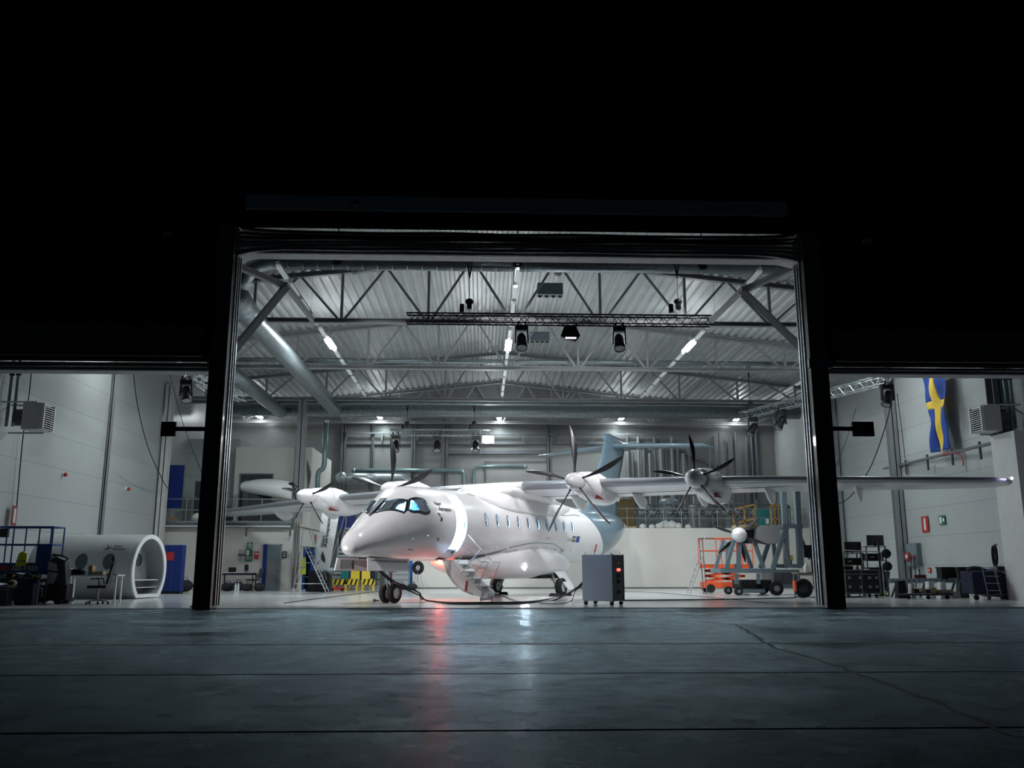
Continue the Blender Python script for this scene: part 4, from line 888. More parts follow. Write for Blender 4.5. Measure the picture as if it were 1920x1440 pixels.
# speakers / air units hung from the roof
def roof_unit(px, py, Y, s, label):
    p = at(px, py, Y); t = thing('roof_unit', label, 'ventilation unit', p); MB('bluegrey').box((-.42 * s, -.2, -.2 * s), (.42 * s, .2, .2 * s)).build('housing', t, bevel=.02)
    for k in range(4): MB('black').ball(((k - 1.5) * .22 * s, 0, -.2 * s), .07 * s, 8).build('nozzle', t)
    for k in (-1, 1): MB('steel').cyl((k * .35 * s, 0, .2 * s), (k * .35 * s, 0, roofz(p.x) - p.z), .01, n=5).build('hanger', t)
roof_unit(1031, 544, 30.6, 1.1, 'grey unit with four round nozzles hung under the roof right of centre'); roof_unit(1012, 632, 37.6, 1.0, 'second grey unit with nozzles farther back behind the stage lamps')
for px, py, Y, lab in ((667, 507, 27.4, 'caged round lamp under the roof duct at left'), (1046, 510, 27.4, 'caged round lamp under the roof duct near the centre')):
    p = at(px, py, Y); t = thing('caged_lamp', lab, 'lamp', p); MB('darkgrey').cyl((0, 0, .0), (0, 0, .22), .15, n=14).build('lamp_top', t); MB('midgrey').ball((0, 0, -.02), .15, 12, (1, 1, .9)).build('lamp_globe', t); MB('steel').cyl((0, 0, .2), (0, 0, roofz(p.x) - p.z), .012, n=5).build('hanger', t)
# ================================================================ cables
def cable(pts, r, label, name='cable', m='matblack', sm=True):
    P = [Vector(p) for p in pts]; Q = []
    if sm:
        for i in range(len(P) - 1):
            p0, p1, p2, p3 = P[max(i - 1, 0)], P[i], P[i + 1], P[min(i + 2, len(P) - 1)]
            for k in range(8):
                t = k / 8; Q.append(.5 * ((2 * p1) + (p2 - p0) * t + (2 * p0 - 5 * p1 + 4 * p2 - p3) * t * t + (3 * p1 - p0 - 3 * p2 + p3) * t ** 3))
        Q.append(P[-1])
    else: Q = P
    return tag(MB(m).tube(Q, r, 6).build(name), label, 'cable')
g = lambda x, y, z=.02: atz(x, y, 0) + V(0, 0, z)
Ngl = ac.matrix_basis if False else Matrix.LocRotScale(ac.location, ac.rotation_euler, None)
def AC(u, v, w_): return Ngl @ V(u, v, w_)
cable([AC(.62, .05, .93), AC(.2, .25, .62), AC(-.35, .75, .3), g(790, 1124), g(822, 1130), g(860, 1131.5), g(930, 1131), g(1000, 1129), g(1050, 1120), at(1075, 1108, 26.2), at(1094, 1090, 25.9)], .024, 'black power cable looping from the nose gear along the floor to the grey cabinet', 'power_cable')
cable([AC(.6, .0, .93), AC(.1, .2, .55), AC(-.45, .7, .22), g(800, 1127), g(840, 1132.5), g(900, 1133.5), g(980, 1132.5), g(1040, 1126), at(1078, 1104, 26.3), at(1094, 1094, 25.9)], .02, 'second black power cable lying beside the first in front of the nose gear', 'power_cable')
cable([g(1011, 1131), g(1020, 1133), g(1052, 1133), g(1072, 1127), at(1079, 1108, 26.1), at(1094, 1096, 25.8)], .013, 'thin black cable in a loop left of the grey cabinet', 'thin_cable')
cable([g(1168, 1127), g(1260, 1126), g(1380, 1124.5), g(1480, 1122), g(1500, 1119.5), g(1540, 1121), g(1600, 1120), g(1650, 1117)], .018, 'long dark cable lying across the floor right of the grey cabinet', 'floor_cable')
cable([g(1168, 1109.5), g(1230, 1112), g(1300, 1118), g(1380, 1126), g(1440, 1132)], .008, 'thin line running diagonally over the hall floor at right', 'floor_cable')
cable([g(532, 1132), g(600, 1123), g(680, 1113), g(720, 1108)], .012, 'dark line running diagonally over the hall floor at left', 'floor_cable')
cable([atx(60, 690, XL + .12), atx(52, 760, XL + .12), atx(42, 830, XL + .12), atx(28, 990, XL + .12)], .018, 'dark cable hanging down the left wall past the heater', 'wall_cable')
cable([at(248, 680, 33), at(258, 760, 34), at(278, 840, 35.5), at(305, 900, 39.5), at(316, 918, YM)], .018, 'slack cable running from the left doorway header to the mezzanine rail', 'slack_cable')
cable([at(318, 700, 35), at(345, 800, 37), at(380, 890, YM - .3)], .014, 'thin slack cable left of the left door post', 'slack_cable')
cable([at(1674, 738, 29), at(1660, 800, 29.6), at(1630, 880, 31), at(1590, 935, 32), at(1545, 952, 33)], .018, 'slack cable sagging from the right stage lamp toward the wing', 'slack_cable')
cable([at(1682, 738, 29), at(1690, 800, 31), at(1697, 860, 33)], .012, 'thin cable hanging from the right stage lamp down the wall', 'slack_cable')
cable([at(1605, 765, 33), at(1585, 830, 34), at(1558, 900, 35)], .010, 'thin cable hanging just right of the right door post', 'slack_cable')
# ================================================================ grey power cabinet
c0, c1, c2 = atz(1098, 1134), atz(1142, 1136), atz(1166, 1130)
e1 = (V(c1.x, c1.y, 0) - V(c0.x, c0.y, 0)); rz = math.radians(-36)
cab = thing('power_cabinet', 'grey wheeled power cabinet with a dark control face in front of the aircraft', 'cabinet', at(1131, 1132, 24.9), rz); cab.location.z = 0
z0 = .11; H = at(1130, 1040, 24.6).z
W2, D2 = .47, .32
MB('cabgrey').box((-W2, -D2, z0), (W2, D2, H)).build('cabinet_body', cab, bevel=.008)
# its dark face is on the right-hand side
MB('cabdark').box((W2 + .001, -D2 + .02, z0 + .02), (W2 + .018, D2 - .02, H - .02)).build('control_face', cab)
MB('cabdark').box((W2 + .0, -D2 - .012, z0 - .01), (W2 + .03, -D2 + .02, H + .01)).box((W2, D2 - .03, z0 - .01), (W2 + .03, D2, H + .01)).build('face_frame', cab)
MB('led_red').box((W2 + .02, -.08, H - .44), (W2 + .026, .10, H - .37)).build('red_display', cab)
for k, zz in enumerate((H - .22, H - .56, H - .72, H - 1.0)):
    MB('matblack' if k else 'amber').box((W2 + .02, -.09, zz - .05), (W2 + .028, .1, zz + .05)).build('socket_plate' if k else 'warning_sticker', cab)
MB('tube_off').cyl((W2 + .02, .17, H - .4), (W2 + .03, .17, H - .4), .012, n=8).build('pilot_lamp', cab)
for x, y in ((-W2 + .08, -D2 + .05), (W2 - .06, -D2 + .05), (-W2 + .08, D2 - .05), (W2 - .06, D2 - .05)):
    w_ = MB('matblack').cyl((x - .0, y - .022, .055), (x, y + .022, .055), .055, n=14).build('caster_wheel', cab); MB('darkgrey').box((x - .035, y - .03, .06), (x + .035, y + .03, z0)).build('caster_fork', w_)
    MB('cabgrey').cyl((x, y, H), (x, y, H + .07), .012, n=8).build('lifting_lug', cab)
MB('steel').tube([(-.02 + .03 * math.cos(a), 0, H + .03 + .03 * math.sin(a)) for a in [2 * PI * i / 12 for i in range(12)]], .005, 5, True).build('eye_bolt', cab)
# wheel chocks
for (u, v, lab) in ((.35, .62, 'small chock with a ball on the floor left of the nose wheels'),):
    p = g(702, 1129, 0); t = thing('wheel_chock', lab, 'chock', p, .4); MB('darkgrey').ball((0, 0, .05), .05, 10).cyl((.02, 0, .05), (.14, 0, .05), .018).build('chock_body', t)
for (u, v, lab) in ((-8.2, 1.37, 'black tow pad under the main wheel beside the power cables'), (-8.3, -1.37, 'black pad under the main wheel behind the air stair')):
    p = AC(u, v, 0); t = thing('wheel_chock', lab, 'chock', (p.x, p.y, 0), ac.rotation_euler.z); MB('matblack').prism([(.28, -.2, 0), (.28, .2, 0), (.16, .2, .1), (.16, -.2, .1)], (.1, 0, 0)).prism([(-.75, -.2, 0), (-.75, .2, 0), (-.62, .2, .1), (-.62, -.2, .1)], (.1, 0, 0)).build('chock_body', t)
# steel strip in the floor behind the stair
a, b = g(940, 1118, .003), g(965, 1128, .003); tag(MB('darksteel').prism([a, a + V(.1, 0, 0), b + V(.14, 0, 0), b], (0, 0, .004)).build('floor_rail'), 'dark steel strip set in the floor behind the air stair', 'rail')
# ================================================================ wall equipment
def louvre_heater(c, side, label):
    t = thing('unit_heater', label, 'heater', c); s = side
    MB('offwhite').box((0, -.36, -.42), (s * .55, .36, .42)).build('heater_casing', t, bevel=.02)
    MB('matblack').box((s * .55, -.31, -.37), (s * .555, .31, .37)).build('heater_core', t)
    for k in range(11): MB('white').prism([(s * .56, -.31, -.36 + k * .068), (s * .56, -.31, -.335 + k * .068), (s * .64, -.31, -.365 + k * .068), (s * .64, -.31, -.385 + k * .068)], (0, .62, 0)).build('louvre', t)
    for k in (-1, 1): MB('white').box((s * .55, k * .31, -.4), (s * .66, k * .36, .4)).build('grille_frame', t)
    MB('darkgrey').cyl((-s * .02, 0, 0), (-s * .35, 0, 0), .26, n=18).build('fan_housing', t)
    [MB('steel').beam((-s * .7, y_, z_), (s * .4, y_, z_), .05).build('wall_bracket', t) for y_, z_ in ((-.3, .44), (.3, .44), (.3, -.44))]
    for k in (0, 1): MB('pipe').tube([(-s * (.35 + .2 * k), -.15, -.3), (-s * (.35 + .2 * k), -.15, 2.6)], .05, 8).build('heater_pipe', t); MB('matblack').cyl((-s * (.35 + .2 * k), -.15, 1.3), (-s * (.35 + .2 * k), -.15, 1.6), .075, n=10).build('pipe_clamp', t)
p = atx(52, 783, XL + .75); louvre_heater((XL + .75, p.y, p.z), 1, 'white louvred unit heater on the left wall')
p = atx(1866, 787, XR - .85); louvre_heater((XR - .85, p.y, p.z), -1, 'white louvred unit heater on the right wall beside the flag')
for px, py, lab in ((118, 890, 'red alarm beacon on the left wall, nearer one'), (237, 917, 'red alarm beacon on the left wall, farther one')):
    p = atx(px, py, XL + .02); t = thing('alarm_beacon', lab, 'alarm', p); MB('white').cyl((-.02, 0, 0), (.04, 0, 0), .09, n=14).build('base', t); MB('red').ball((.09, 0, 0), .075, 10).build('red_dome', t)
def sign(p, w, h, nrm, col, label, name='sign', mark=None, cat='sign'):
    n = Vector(nrm); r = V(0, 0, 1).cross(n); t = thing(name, label, cat, p)
    mb = MB(col); a = [r * i * w / 2 + V(0, 0, j * h / 2) for i, j in ((-1, -1), (1, -1), (1, 1), (-1, 1))]; mb.prism(a, n * .02).build('sign_board', t)
    for (x0, z0_, x1, z1_, m) in mark or (): MB(m).prism([r * x + V(0, 0, z) + n * .022 for x, z in ((x0, z0_), (x1, z0_), (x1, z1_), (x0, z1_))], n * .004).build('sign_mark', t)
    return t
ext = [(-.04, -.12, .04, .10, 'white')]
sign(atx(26, 967, XL + .16) , .28, .62, (1, 0, 0), 'darkred', 'narrow red fire-equipment sign at the far left on the left wall', mark=[(-.07, -.22, .07, .22, 'offwhite')])
sign(atx(1735, 983, XR - .03), .52, .62, (-1, 0, 0), 'red', 'red fire-extinguisher sign on the right wall', mark=[(-.07, -.22, .07, .22, 'white'), (-.03, .2, .05, .25, 'white')])
sign(atx(1767, 975, XR - .03), .45, .34, (-1, 0, 0), 'green', 'green emergency-exit sign on the right wall', mark=[(-.17, -.12, -.02, .12, 'white'), (.05, -.06, .18, .06, 'white')])
sign(atx(1743, 1069, XR - .03), .2, .2, (-1, 0, 0), 'red', 'small red alarm button low on the right wall', 'alarm_button', [(-.04, -.04, .04, .04, 'white')], 'alarm')
Ys = YM - .04
sign(at(468.5, 1022, Ys - .02), .24, .22, (0, -1, 0), 'green', 'green first-aid sign with a white cross above the first-aid board', mark=[(-.03, -.09, .03, .09, 'white'), (-.09, -.03, .09, .03, 'white')])
sign(at(467, 1041, Ys - .02), .3, .56, (0, -1, 0), 'green', 'tall green first-aid board left of the blue-edged door', 'first_aid_board', [(-.11, .0, .0, .22, 'offwhite'), (.03, .03, .12, .22, 'darkgrey'), (-.12, -.2, .12, -.05, 'grey')])
sign(at(481, 1041, Ys - .02), .19, .34, (0, -1, 0), 'red', 'red fire-blanket box on the mezzanine wall', 'fire_blanket_box', [(-.06, .03, .06, .1, 'white')], 'box')
sign(at(533.5, 1040, Ys - .02), .21, .3, (0, -1, 0), 'seam', 'black notice board right of the blue-edged door', 'notice_board', [(-.06, .04, .06, .08, 'offwhite'), (-.06, -.06, .06, -.02, 'offwhite')])
for px in (449, 455.5):
    p = at(px, 1041, Ys - .08); t = thing('eyewash_bottle', 'grey bottle holder on the wall, %s of a pair beside the first-aid board' % ('left' if px < 452 else 'right'), 'bottle', p)
    MB('midgrey').cyl((0, 0, -.28), (0, 0, -.02), .05, n=10).cyl((0, 0, .04), (0, 0, .26), .035, n=10).build('bottle', t); MB('seam').box((-.06, .0, -.03), (.06, .09, .05)).build('holder', t)
# mezzanine wall rails and the horizontal duct
rail(at(296, 986.5, YM - .2), at(545, 987, YM - .2), .12, 'cable_tray', 'pale cable tray along the wall under the mezzanine floor', 'offwhite')
# ================================================================ Swedish flag
Yf = 0; f0, f1 = atx(1729, 702, XR - .35), atx(1787, 850, XR - .35)
a, b, c_, d_ = atx(1729, 706, XR - .4), atx(1769, 692, XR - .4), atx(1783, 842, XR - .4), atx(1748, 849, XR - .4)
fl = thing('hanging_flag', 'long blue and yellow Swedish flag hanging on the right wall', 'flag', a.lerp(b, .5)); NX, NZ = 18, 40
def fpt(u, v):
    p = a.lerp(b, u).lerp(d_.lerp(c_, u), v); return p + V(.07 * math.sin(u * 9 + v * 4) + .04 * math.sin(v * 13 + u * 5), .05 * math.sin(v * 7 + u * 3), -.05 * math.sin(u * PI) * (1 - v))
vs = [fpt(i / NX, j / NZ) for j in range(NZ + 1) for i in range(NX + 1)]
fb, fy = MB('flagblue'), MB('flagyellow'); vb, vy = [], []
for j in range(NZ):
    for i in range(NX):
        q_ = (j * (NX + 1) + i, j * (NX + 1) + i + 1, (j + 1) * (NX + 1) + i + 1, (j + 1) * (NX + 1) + i); u, v = (i + .5) / NX, (j + .5) / NZ
        (vy if (.41 < u < .61 or .34 < v < .46) else vb).append(q_)
for m_, fc, nm in ((fb, vb, 'blue_field'), (fy, vy, 'yellow_cross')):
    m_.add(vs, fc, True); o = m_.build(nm, fl, True, fix=False); s_ = o.modifiers.new('thickness', 'SOLIDIFY'); s_.thickness = .008
MB('steel').cyl(a + V(0, -.1, .02), b + V(0, .1, .02), .02, n=8).build('flag_rod', fl, True)
cable([atx(1765, 853, XR - .5), atx(1795, 850, XR - .5), atx(1805, 862, XR - .5), atx(1806, 873, XR - .5)], .02, 'red hose with a red end hanging from the tray below the flag', 'air_hose', 'red')
# ================================================================ furniture and workshop builders
def office_chair(p, rz, label, tall=False, m='black'):
    t = thing('office_chair', label, 'chair', p, rz); b = t
    MB(m).cbox((0, 0, .48), (.5, .5, .09)).build('seat', b, bevel=.03)
    h = 1.12 if tall else .98; MB(m).prism([(-.24, .22, .55), (.24, .22, .55), (.19, .33, h), (-.19, .33, h)], (0, .06, .0)).build('backrest', b, bevel=.02)
    if tall: MB(m).cbox((0, .35, 1.24), (.28, .08, .16)).build('headrest', b, bevel=.03)
    for s in (-1, 1): MB('matblack').tube([(s * .24, .1, .46), (s * .3, .08, .55), (s * .3, .05, .70), (s * .3, -.16, .70)], .018, 6).build('armrest', b)
    MB('steel').cyl((0, 0, .1), (0, 0, .44), .028, n=10).build('gas_lift', b)
    for k in range(5):
        a = 2 * PI * k / 5 + .3; o = MB('darkgrey').beam((0, 0, .12), (.28 * math.cos(a), .28 * math.sin(a), .08), .035, .025).build('base_leg', b); MB('matblack').ball((.29 * math.cos(a), .29 * math.sin(a), .035), .035, 8).build('caster', o)
    return t
def desk(p, rz, w, d, h, label, top='white', leg='steel', cat='desk'):
    t = thing('work_desk', label, cat, p, rz); MB(top).box((-w / 2, -d / 2, h - .03), (w / 2, d / 2, h)).build('desk_top', t)
    for x in (-w / 2 + .06, w / 2 - .06):
        for y in (-d / 2 + .06, d / 2 - .06): MB(leg).box((x - .022, y - .022, 0), (x + .022, y + .022, h - .03)).build('leg', t)
    MB(leg).box((-w / 2 + .06, -.02 + d / 2 - .06, h - .1), (w / 2 - .06, d / 2 - .04, h - .03)).build('cross_rail', t); return t
def crate(p, rz, w, d, h, label, m='black', name='crate', cat='crate', lid=True, edge=None, parts=()):
    t = thing(name, label, cat, p, rz); MB(m).box((-w / 2, -d / 2, .02), (w / 2, d / 2, h * .82)).build('box_body', t, bevel=.01)
    if lid: MB(m).box((-w / 2 - .01, -d / 2 - .01, h * .83), (w / 2 + .01, d / 2 + .01, h)).build('lid', t, bevel=.01)
    if edge:
        for z in (.02, h * .82, h - .01): MB(edge).box((-w / 2 - .012, -d / 2 - .015, z), (w / 2 + .012, -d / 2 - .002, z + .02)).build('edge_strip', t)
        for x in (-w / 2, -w * .03, w / 2 - .02): MB(edge).box((x, -d / 2 - .016, .02), (x + .022, -d / 2 - .003, h)).build('edge_strip', t)
    MB('matblack').box((-w / 2 + .03, -d / 2 + .03, 0), (w / 2 - .03, d / 2 - .03, .02)).build('skid', t); return t
def bag(p, rz, s, label, m='cloth'):
    t = thing('duffel_bag', label, 'bag', p, rz); b = MB(m); N = 10; secs = []
    for i in range(9):
        x = (i / 8 - .5) * .75 * s[0]; e = (1 - (abs(i / 8 - .5) * 2) ** 3) * .85 + .15
        secs.append([V(x, math.cos(a) * .2 * s[1] * e, max(0, .17 * s[2] + math.sin(a) * .17 * s[2] * e + .01 * math.sin(i * 3 + a * 4))) for a in [2 * PI * k / N for k in range(N)]])
    b.loft(secs).build('bag_body', t); MB('matblack').tube([(-.15 * s[0], -.06, .32 * s[2]), (-.1 * s[0], -.05, .4 * s[2]), (.1 * s[0], -.05, .4 * s[2]), (.15 * s[0], -.06, .32 * s[2])], .012, 6).build('handle', t); return t
def tripod(p, h, label, m='steel', head=None):
    t = thing('tripod_stand', label, 'stand', p); MB(m).cyl((0, 0, .35), (0, 0, h), .015, n=8).build('pole', t)
    for k in range(3):
        a = 2 * PI * k / 3 + .4; MB(m).cyl((0, 0, .75 * h), (.32 * math.cos(a), .32 * math.sin(a), .01), .012, n=6).build('leg', t)
    if head: head(t)
    return t
# ---- mock-up cabin section at the left
mc = atz(262, 1123); mk = thing('cabin_mockup', 'white cabin section mock-up with three oval windows, standing open-ended at the left wall', 'aircraft mock-up', (mc.x - .05, mc.y + .7, 0), math.radians(-7)); Rm = 1.18; zc_ = .92; Lm = 3.7
def mring(x, r, n=44):
    return [V(x, math.cos(a) * r, max(.03, zc_ + math.sin(a) * r)) for a in [2 * PI * k / n for k in range(n)]]
sh = MB('mockup'); sh.loft([mring(-Lm, Rm), mring(-2.6, Rm), mring(-1.3, Rm), mring(-.25, Rm), mring(0, Rm * .985)], caps=False); sh.loft([mring(-Lm, Rm * .9), mring(-.0, Rm * .9)], caps=False).build('outer_shell', mk, fix=False)
o_, i_ = mring(0, Rm * 1.0), [V(0, p.y * .86, max(.14, zc_ + (p.z - zc_) * .88)) for p in mring(0, Rm * 1.0)]; n = len(o_)
er = MB('white'); 
er.add(o_ + i_ + [p + V(.05, 0, 0) for p in o_] + [p + V(.05, 0, 0) for p in i_], [(i, (i + 1) % n, n + (i + 1) % n, n + i) for i in range(n)] + [(2 * n + i, 2 * n + (i + 1) % n, 3 * n + (i + 1) % n, 3 * n + i) for i in range(n)] + [(i, (i + 1) % n, 2 * n + (i + 1) % n, 2 * n + i) for i in range(n)] + [(n + i, n + (i + 1) % n, 3 * n + (i + 1) % n, 3 * n + i) for i in range(n)]).build('end_frame', mk)
MB('midgrey').loft([[V(x, p.y * .86, max(.14, zc_ + (p.z - zc_) * .87)) for p in mring(0, Rm)] for x in (-.5, .0)], caps=False).build('inner_lining', mk, fix=False)
MB('grey').prism([V(-.5, p.y * .86, max(.14, zc_ + (p.z - zc_) * .87)) for p in mring(0, Rm)], (-.03, 0, 0)).build('end_wall', mk)
MB('midgrey').box((-.49, -.32, 1.5), (-.42, .2, 1.86)).build('ceiling_panel', mk); MB('offwhite').box((-.49, -.95, .58), (-.1, .95, .61)).box((-.49, -.88, .34), (-.1, .88, .36)).build('inner_step', mk)
MB('ovalglass').lathe([(0, 0), (.19, .0), (.2, -.02)], (-.47, .25, 1.25), (1, 0, 0), 20).build('oval_window', mk)
for x in (-2.72, -1.72, -.78):
    q = []; 
    for k in range(20):
        t_ = 2 * PI * k / 20; aa = math.radians(184) + .23 * math.sin(t_) * -1 ; q.append(V(x + .2 * math.cos(t_), math.cos(aa + .0) * (Rm + .012), zc_ + .28 + math.sin(t_) * .26))
    q = [V(p.x, -math.sqrt(max(0, (Rm + .012) ** 2 - (p.z - zc_) ** 2)), p.z) for p in q]; cx_, cz_ = sum(a_.x for a_ in q) / 20, sum(a_.z for a_ in q) / 20; lz_ = lambda x, z: V(x, -math.sqrt(max(0, (Rm + .016) ** 2 - (z - zc_) ** 2)), z); vv = [lz_(cx_, cz_)] + [lz_(cx_ + (a_.x - cx_) * f_, cz_ + (a_.z - cz_) * f_) for f_ in (.35, .7, 1) for a_ in q]; MB('ovalglass').add(vv, [(0, 1 + k, 1 + (k + 1) % 20) for k in range(20)] + [(1 + 20 * r_ + k, 1 + 20 * r_ + (k + 1) % 20, 21 + 20 * r_ + (k + 1) % 20, 21 + 20 * r_ + k) for r_ in (0, 1) for k in range(20)], True).build('oval_window', mk)
ly = lambda z: -math.sqrt(max(0, (Rm + .012) ** 2 - (z - zc_) ** 2))
for s_, x, z, w_ in (('Heart', -.78, 1.66, .28), ('Aerospace', -.80, 1.57, .46)):
    vs_, fs_ = text_geo(s_, .12, .002); k = w_ / max(v.x for v in vs_); mb = MB('seam'); mb.add([(x + v.x * k, ly(z + v.y) - .004, z + v.y) for v in vs_], fs_); mb.build('company_lettering', mk, fix=False)
for pts in ([(-1.08, 1.56), (-.98, 1.66), (-.83, 1.68), (-.93, 1.59)], [(-1.06, 1.78), (-1.0, 1.68), (-.95, 1.69)]): MB('seam').add([(x, ly(z) - .004, z) for x, z in pts], [tuple(range(len(pts)))]).build('bird_emblem', mk, fix=False)
# ---- blue scissor lift at the left
def scissor_lift(p, rz, label, col, zdeck, L=1.9, W=.75, text=None, open_=.1):
    t = thing('scissor_lift', label, 'scissor lift', p, rz)
    b = MB(col); b.box((-L / 2, -W / 2, .18), (L / 2, W / 2, .42)).build('chassis', t, bevel=.02)
    for x in (-L / 2 + .25, L / 2 - .25):
        for y in (-W / 2, W / 2): MB('matblack').cyl((x, y - .06, .17), (x, y + .06, .17), .17, n=18).build('wheel', t)
    n = 3; hz = (zdeck - .5) / n
    for k in range(n):
        for y in (-W / 2 + .08, W / 2 - .08):
            MB(col).beam((-L * .4, y, .45 + hz * k), (L * .4, y, .45 + hz * (k + 1)), .05, .08).beam((L * .4, y, .45 + hz * k), (-L * .4, y, .45 + hz * (k + 1)), .05, .08).build('scissor_arm', t)
    MB(col).box((-L / 2, -W / 2 - .02, zdeck - .16), (L / 2 + .15, W / 2 + .02, zdeck)).build('platform', t)
    for y in (-W / 2, W / 2):
        for z in (.55, 1.05): MB(col).cyl((-L / 2, y, zdeck + z), (L / 2 + .15, y, zdeck + z), .022, n=8).build('guard_rail', t)
        for x in (-L / 2, -.2, L * .35, L / 2 + .15): MB(col).cyl((x, y, zdeck), (x, y, zdeck + 1.05), .022, n=8).build('rail_post', t)
    for x in (-L / 2, L / 2 + .15):
        for z in (.55, 1.05): MB(col).cyl((x, -W / 2, zdeck + z), (x, W / 2, zdeck + z), .022, n=8).build('guard_rail', t)
    if text:
        MB(col).box((-L / 2, -W / 2 - .035, zdeck - .24), (L / 2 + .15, -W / 2 - .02, zdeck + .04)).build('side_board', t)
        text_on('model_lettering', text, .17, (-.12, -W / 2 - .04, zdeck - .17), (1, 0, 0), (0, 0, 1), 'offwhite', t, fitw=.72, bold=.006)
        MB('darkred').box((-L / 2 + .05, -W / 2 - .04, zdeck - .19), (-.2, -W / 2 - .036, zdeck - .04)).build('red_lettering_bar', t)
    return t
p = atz(40, 1128); YL = 26.45; xl_ = at(104, 1060, YL).x - .15 - .75; zl_ = at(30, 1058, YL).z; sl = scissor_lift((xl_, YL, 0), 0, 'blue scissor lift with raised guard rails behind the clutter at the far left', 'liftblue', zl_, 1.5, .7, 'GS-1932')
MB('liftblue').box((.5, -.37, zl_), (.9, -.35, zl_ + .55)).build('gate_panel', sl); MB('charcoal').box((-.62, -.46, zl_ + .75), (-.32, -.36, zl_ + 1.0)).build('control_box', sl)
t = thing('hivis_vest', 'yellow hi-vis vest hanging on the rail of the blue scissor lift', 'vest', at(40, 1052, YL - .42)); MB('hivis').prism([(-.16, 0, -.14), (.14, 0, -.14), (.13, 0, .2), (.0, 0, .28), (-.1, 0, .2)], (0, .05, 0)).build('vest_body', t); MB('midgrey').box((-.14, -.006, -.02), (.12, 0, .03)).build('reflective_strip', t)
# ---- far-left bench and clutter
p = at(34, 1131, 25.4); p.y = 25.05; bn = desk((p.x - .1, p.y + .35, 0), .02, 1.5, .6, .72, 'dark workbench piled with tools at the far left edge', 'charcoal', 'darkgrey')
Yb = p.y + .35
for k in range(9):
    x = p.x - .1 - .66 + k * .165; nm, m_, lab = (('tool_bag', 'cloth', 'dark soft tool bag'), ('cable_coil', 'matblack', 'coil of dark cable'), ('parts_bin', 'bluegrey', 'small blue-grey parts bin'))[k % 3]
    t = thing(nm, lab + (' at the left end of the dark workbench', ' left of the middle of the dark workbench', ' at the right end of the dark workbench')[k // 3], nm.replace('_', ' ').split()[-1], (x, Yb - .1 + .05 * (k % 2), .72))
    if k % 3 == 0: MB(m_).ball((0, 0, .08), .09, 10, (1, .8, .85)).build('bag_body', t); MB('matblack').tube([(-.05, 0, .18), (0, 0, .26), (.05, 0, .18)], .008, 5).build('handle', t)
    elif k % 3 == 1: MB(m_).lathe([(.09 + .03 * math.cos(a), .04 + .03 * math.sin(a)) for a in [2 * PI * i / 8 for i in range(8)]], n=16, closed=True).build('coil', t); MB('yellow').box((-.015, -.13, .0), (.015, -.06, .08)).build('cable_tie', t)
    else: MB(m_).prism([(-.09, -.1, 0), (.09, -.1, 0), (.09, -.1, .1), (-.09, -.1, .1)], (0, .22, 0)).build('bin_body', t); MB('offwhite').box((-.04, -.106, .02), (.04, -.1, .06)).build('bin_label', t)
crate((p.x - .48, Yb - .0, 0), .1, .5, .4, .5, 'pale-edged dark crate under the workbench at the far left', 'charcoal', edge='midgrey')
crate((p.x + .22, Yb - .0, 0), -.05, .5, .4, .58, 'dark blue crate under the workbench beside the pale-edged one', 'navy')
t = thing('helmet', 'pale helmet hanging on the front of the dark workbench', 'helmet', (p.x + .0, Yb - .42, .58)); MB('tan').ball((0, 0, 0), .13, 12, (1, .8, .8)).build('shell', t); MB('matblack').ball((0, -.05, .01), .1, 10, (1, .8, .6)).build('visor', t)
q = at(108, 1127, 26.0); ma = thing('floor_scrubber', 'tall black and grey floor machine left of the desk', 'machine', (q.x, 26.0, 0), .15)
MB('matblack').box((-.34, -.3, .1), (.3, .3, .55)).build('machine_base', ma, bevel=.05); MB('charcoal').prism([(-.3, -.2, .5), (.25, -.2, .5), (.15, -.2, 1.2), (-.1, -.2, 1.32), (-.28, -.2, 1.2)], (0, .4, 0)).build('tank', ma, bevel=.04)
MB('midgrey').prism([(-.29, -.225, .95), (-.02, -.225, .9), (-.06, -.225, 1.1), (-.27, -.225, 1.18)], (0, .02, 0)).build('upper_panel', ma); MB('midgrey').prism([(-.27, -.225, .45), (-.1, -.225, .5), (.0, -.225, .85), (-.27, -.225, .88)], (0, .02, 0)).build('lower_panel', ma)
MB('matblack').tube([(.1, -.2, 1.15), (.25, -.3, 1.25), (.1, -.35, 1.33), (-.15, -.3, 1.35)], .025, 8).build('handle', ma)
for y in (-.3, .3): MB('matblack').cyl((.1, y - .05, .12), (.1, y + .05, .12), .12, n=16).build('wheel', ma)
q = at(122, 1122, 26.5); t = thing('air_unit', 'narrow white panel trolley with a red drop emblem beside the floor machine', 'trolley', (q.x, 26.5, 0), -.1)
MB('white').box((-.13, -.06, .16), (.13, .06, .98)).build('panel', t, bevel=.02); MB('red').ball((0, -.07, .74), .06, 12, (.8, .2, 1.2)).build('drop_emblem', t); MB('darkred').box((-.07, -.066, .56), (.07, -.062, .59)).build('lettering_bar', t)
MB('matblack').box((-.17, -.1, .04), (.17, .15, .16)).build('trolley_base', t)
for s in (-1, 1): MB('matblack').cyl((s * .13, -.07, .04), (s * .13, -.02, .04), .04, n=10).build('wheel', t)
q = at(182, 1127, 25.75); office_chair((q.x, 25.75, 0), math.radians(-80), 'black high-backed office chair with headrest in front of the cabin mock-up', True)
q = at(178, 1124, 26.6); dk = desk((q.x - .05, 26.6, 0), math.radians(-2), 1.5, .5, .80, 'white desk with papers in front of the cabin mock-up', 'white', 'white')
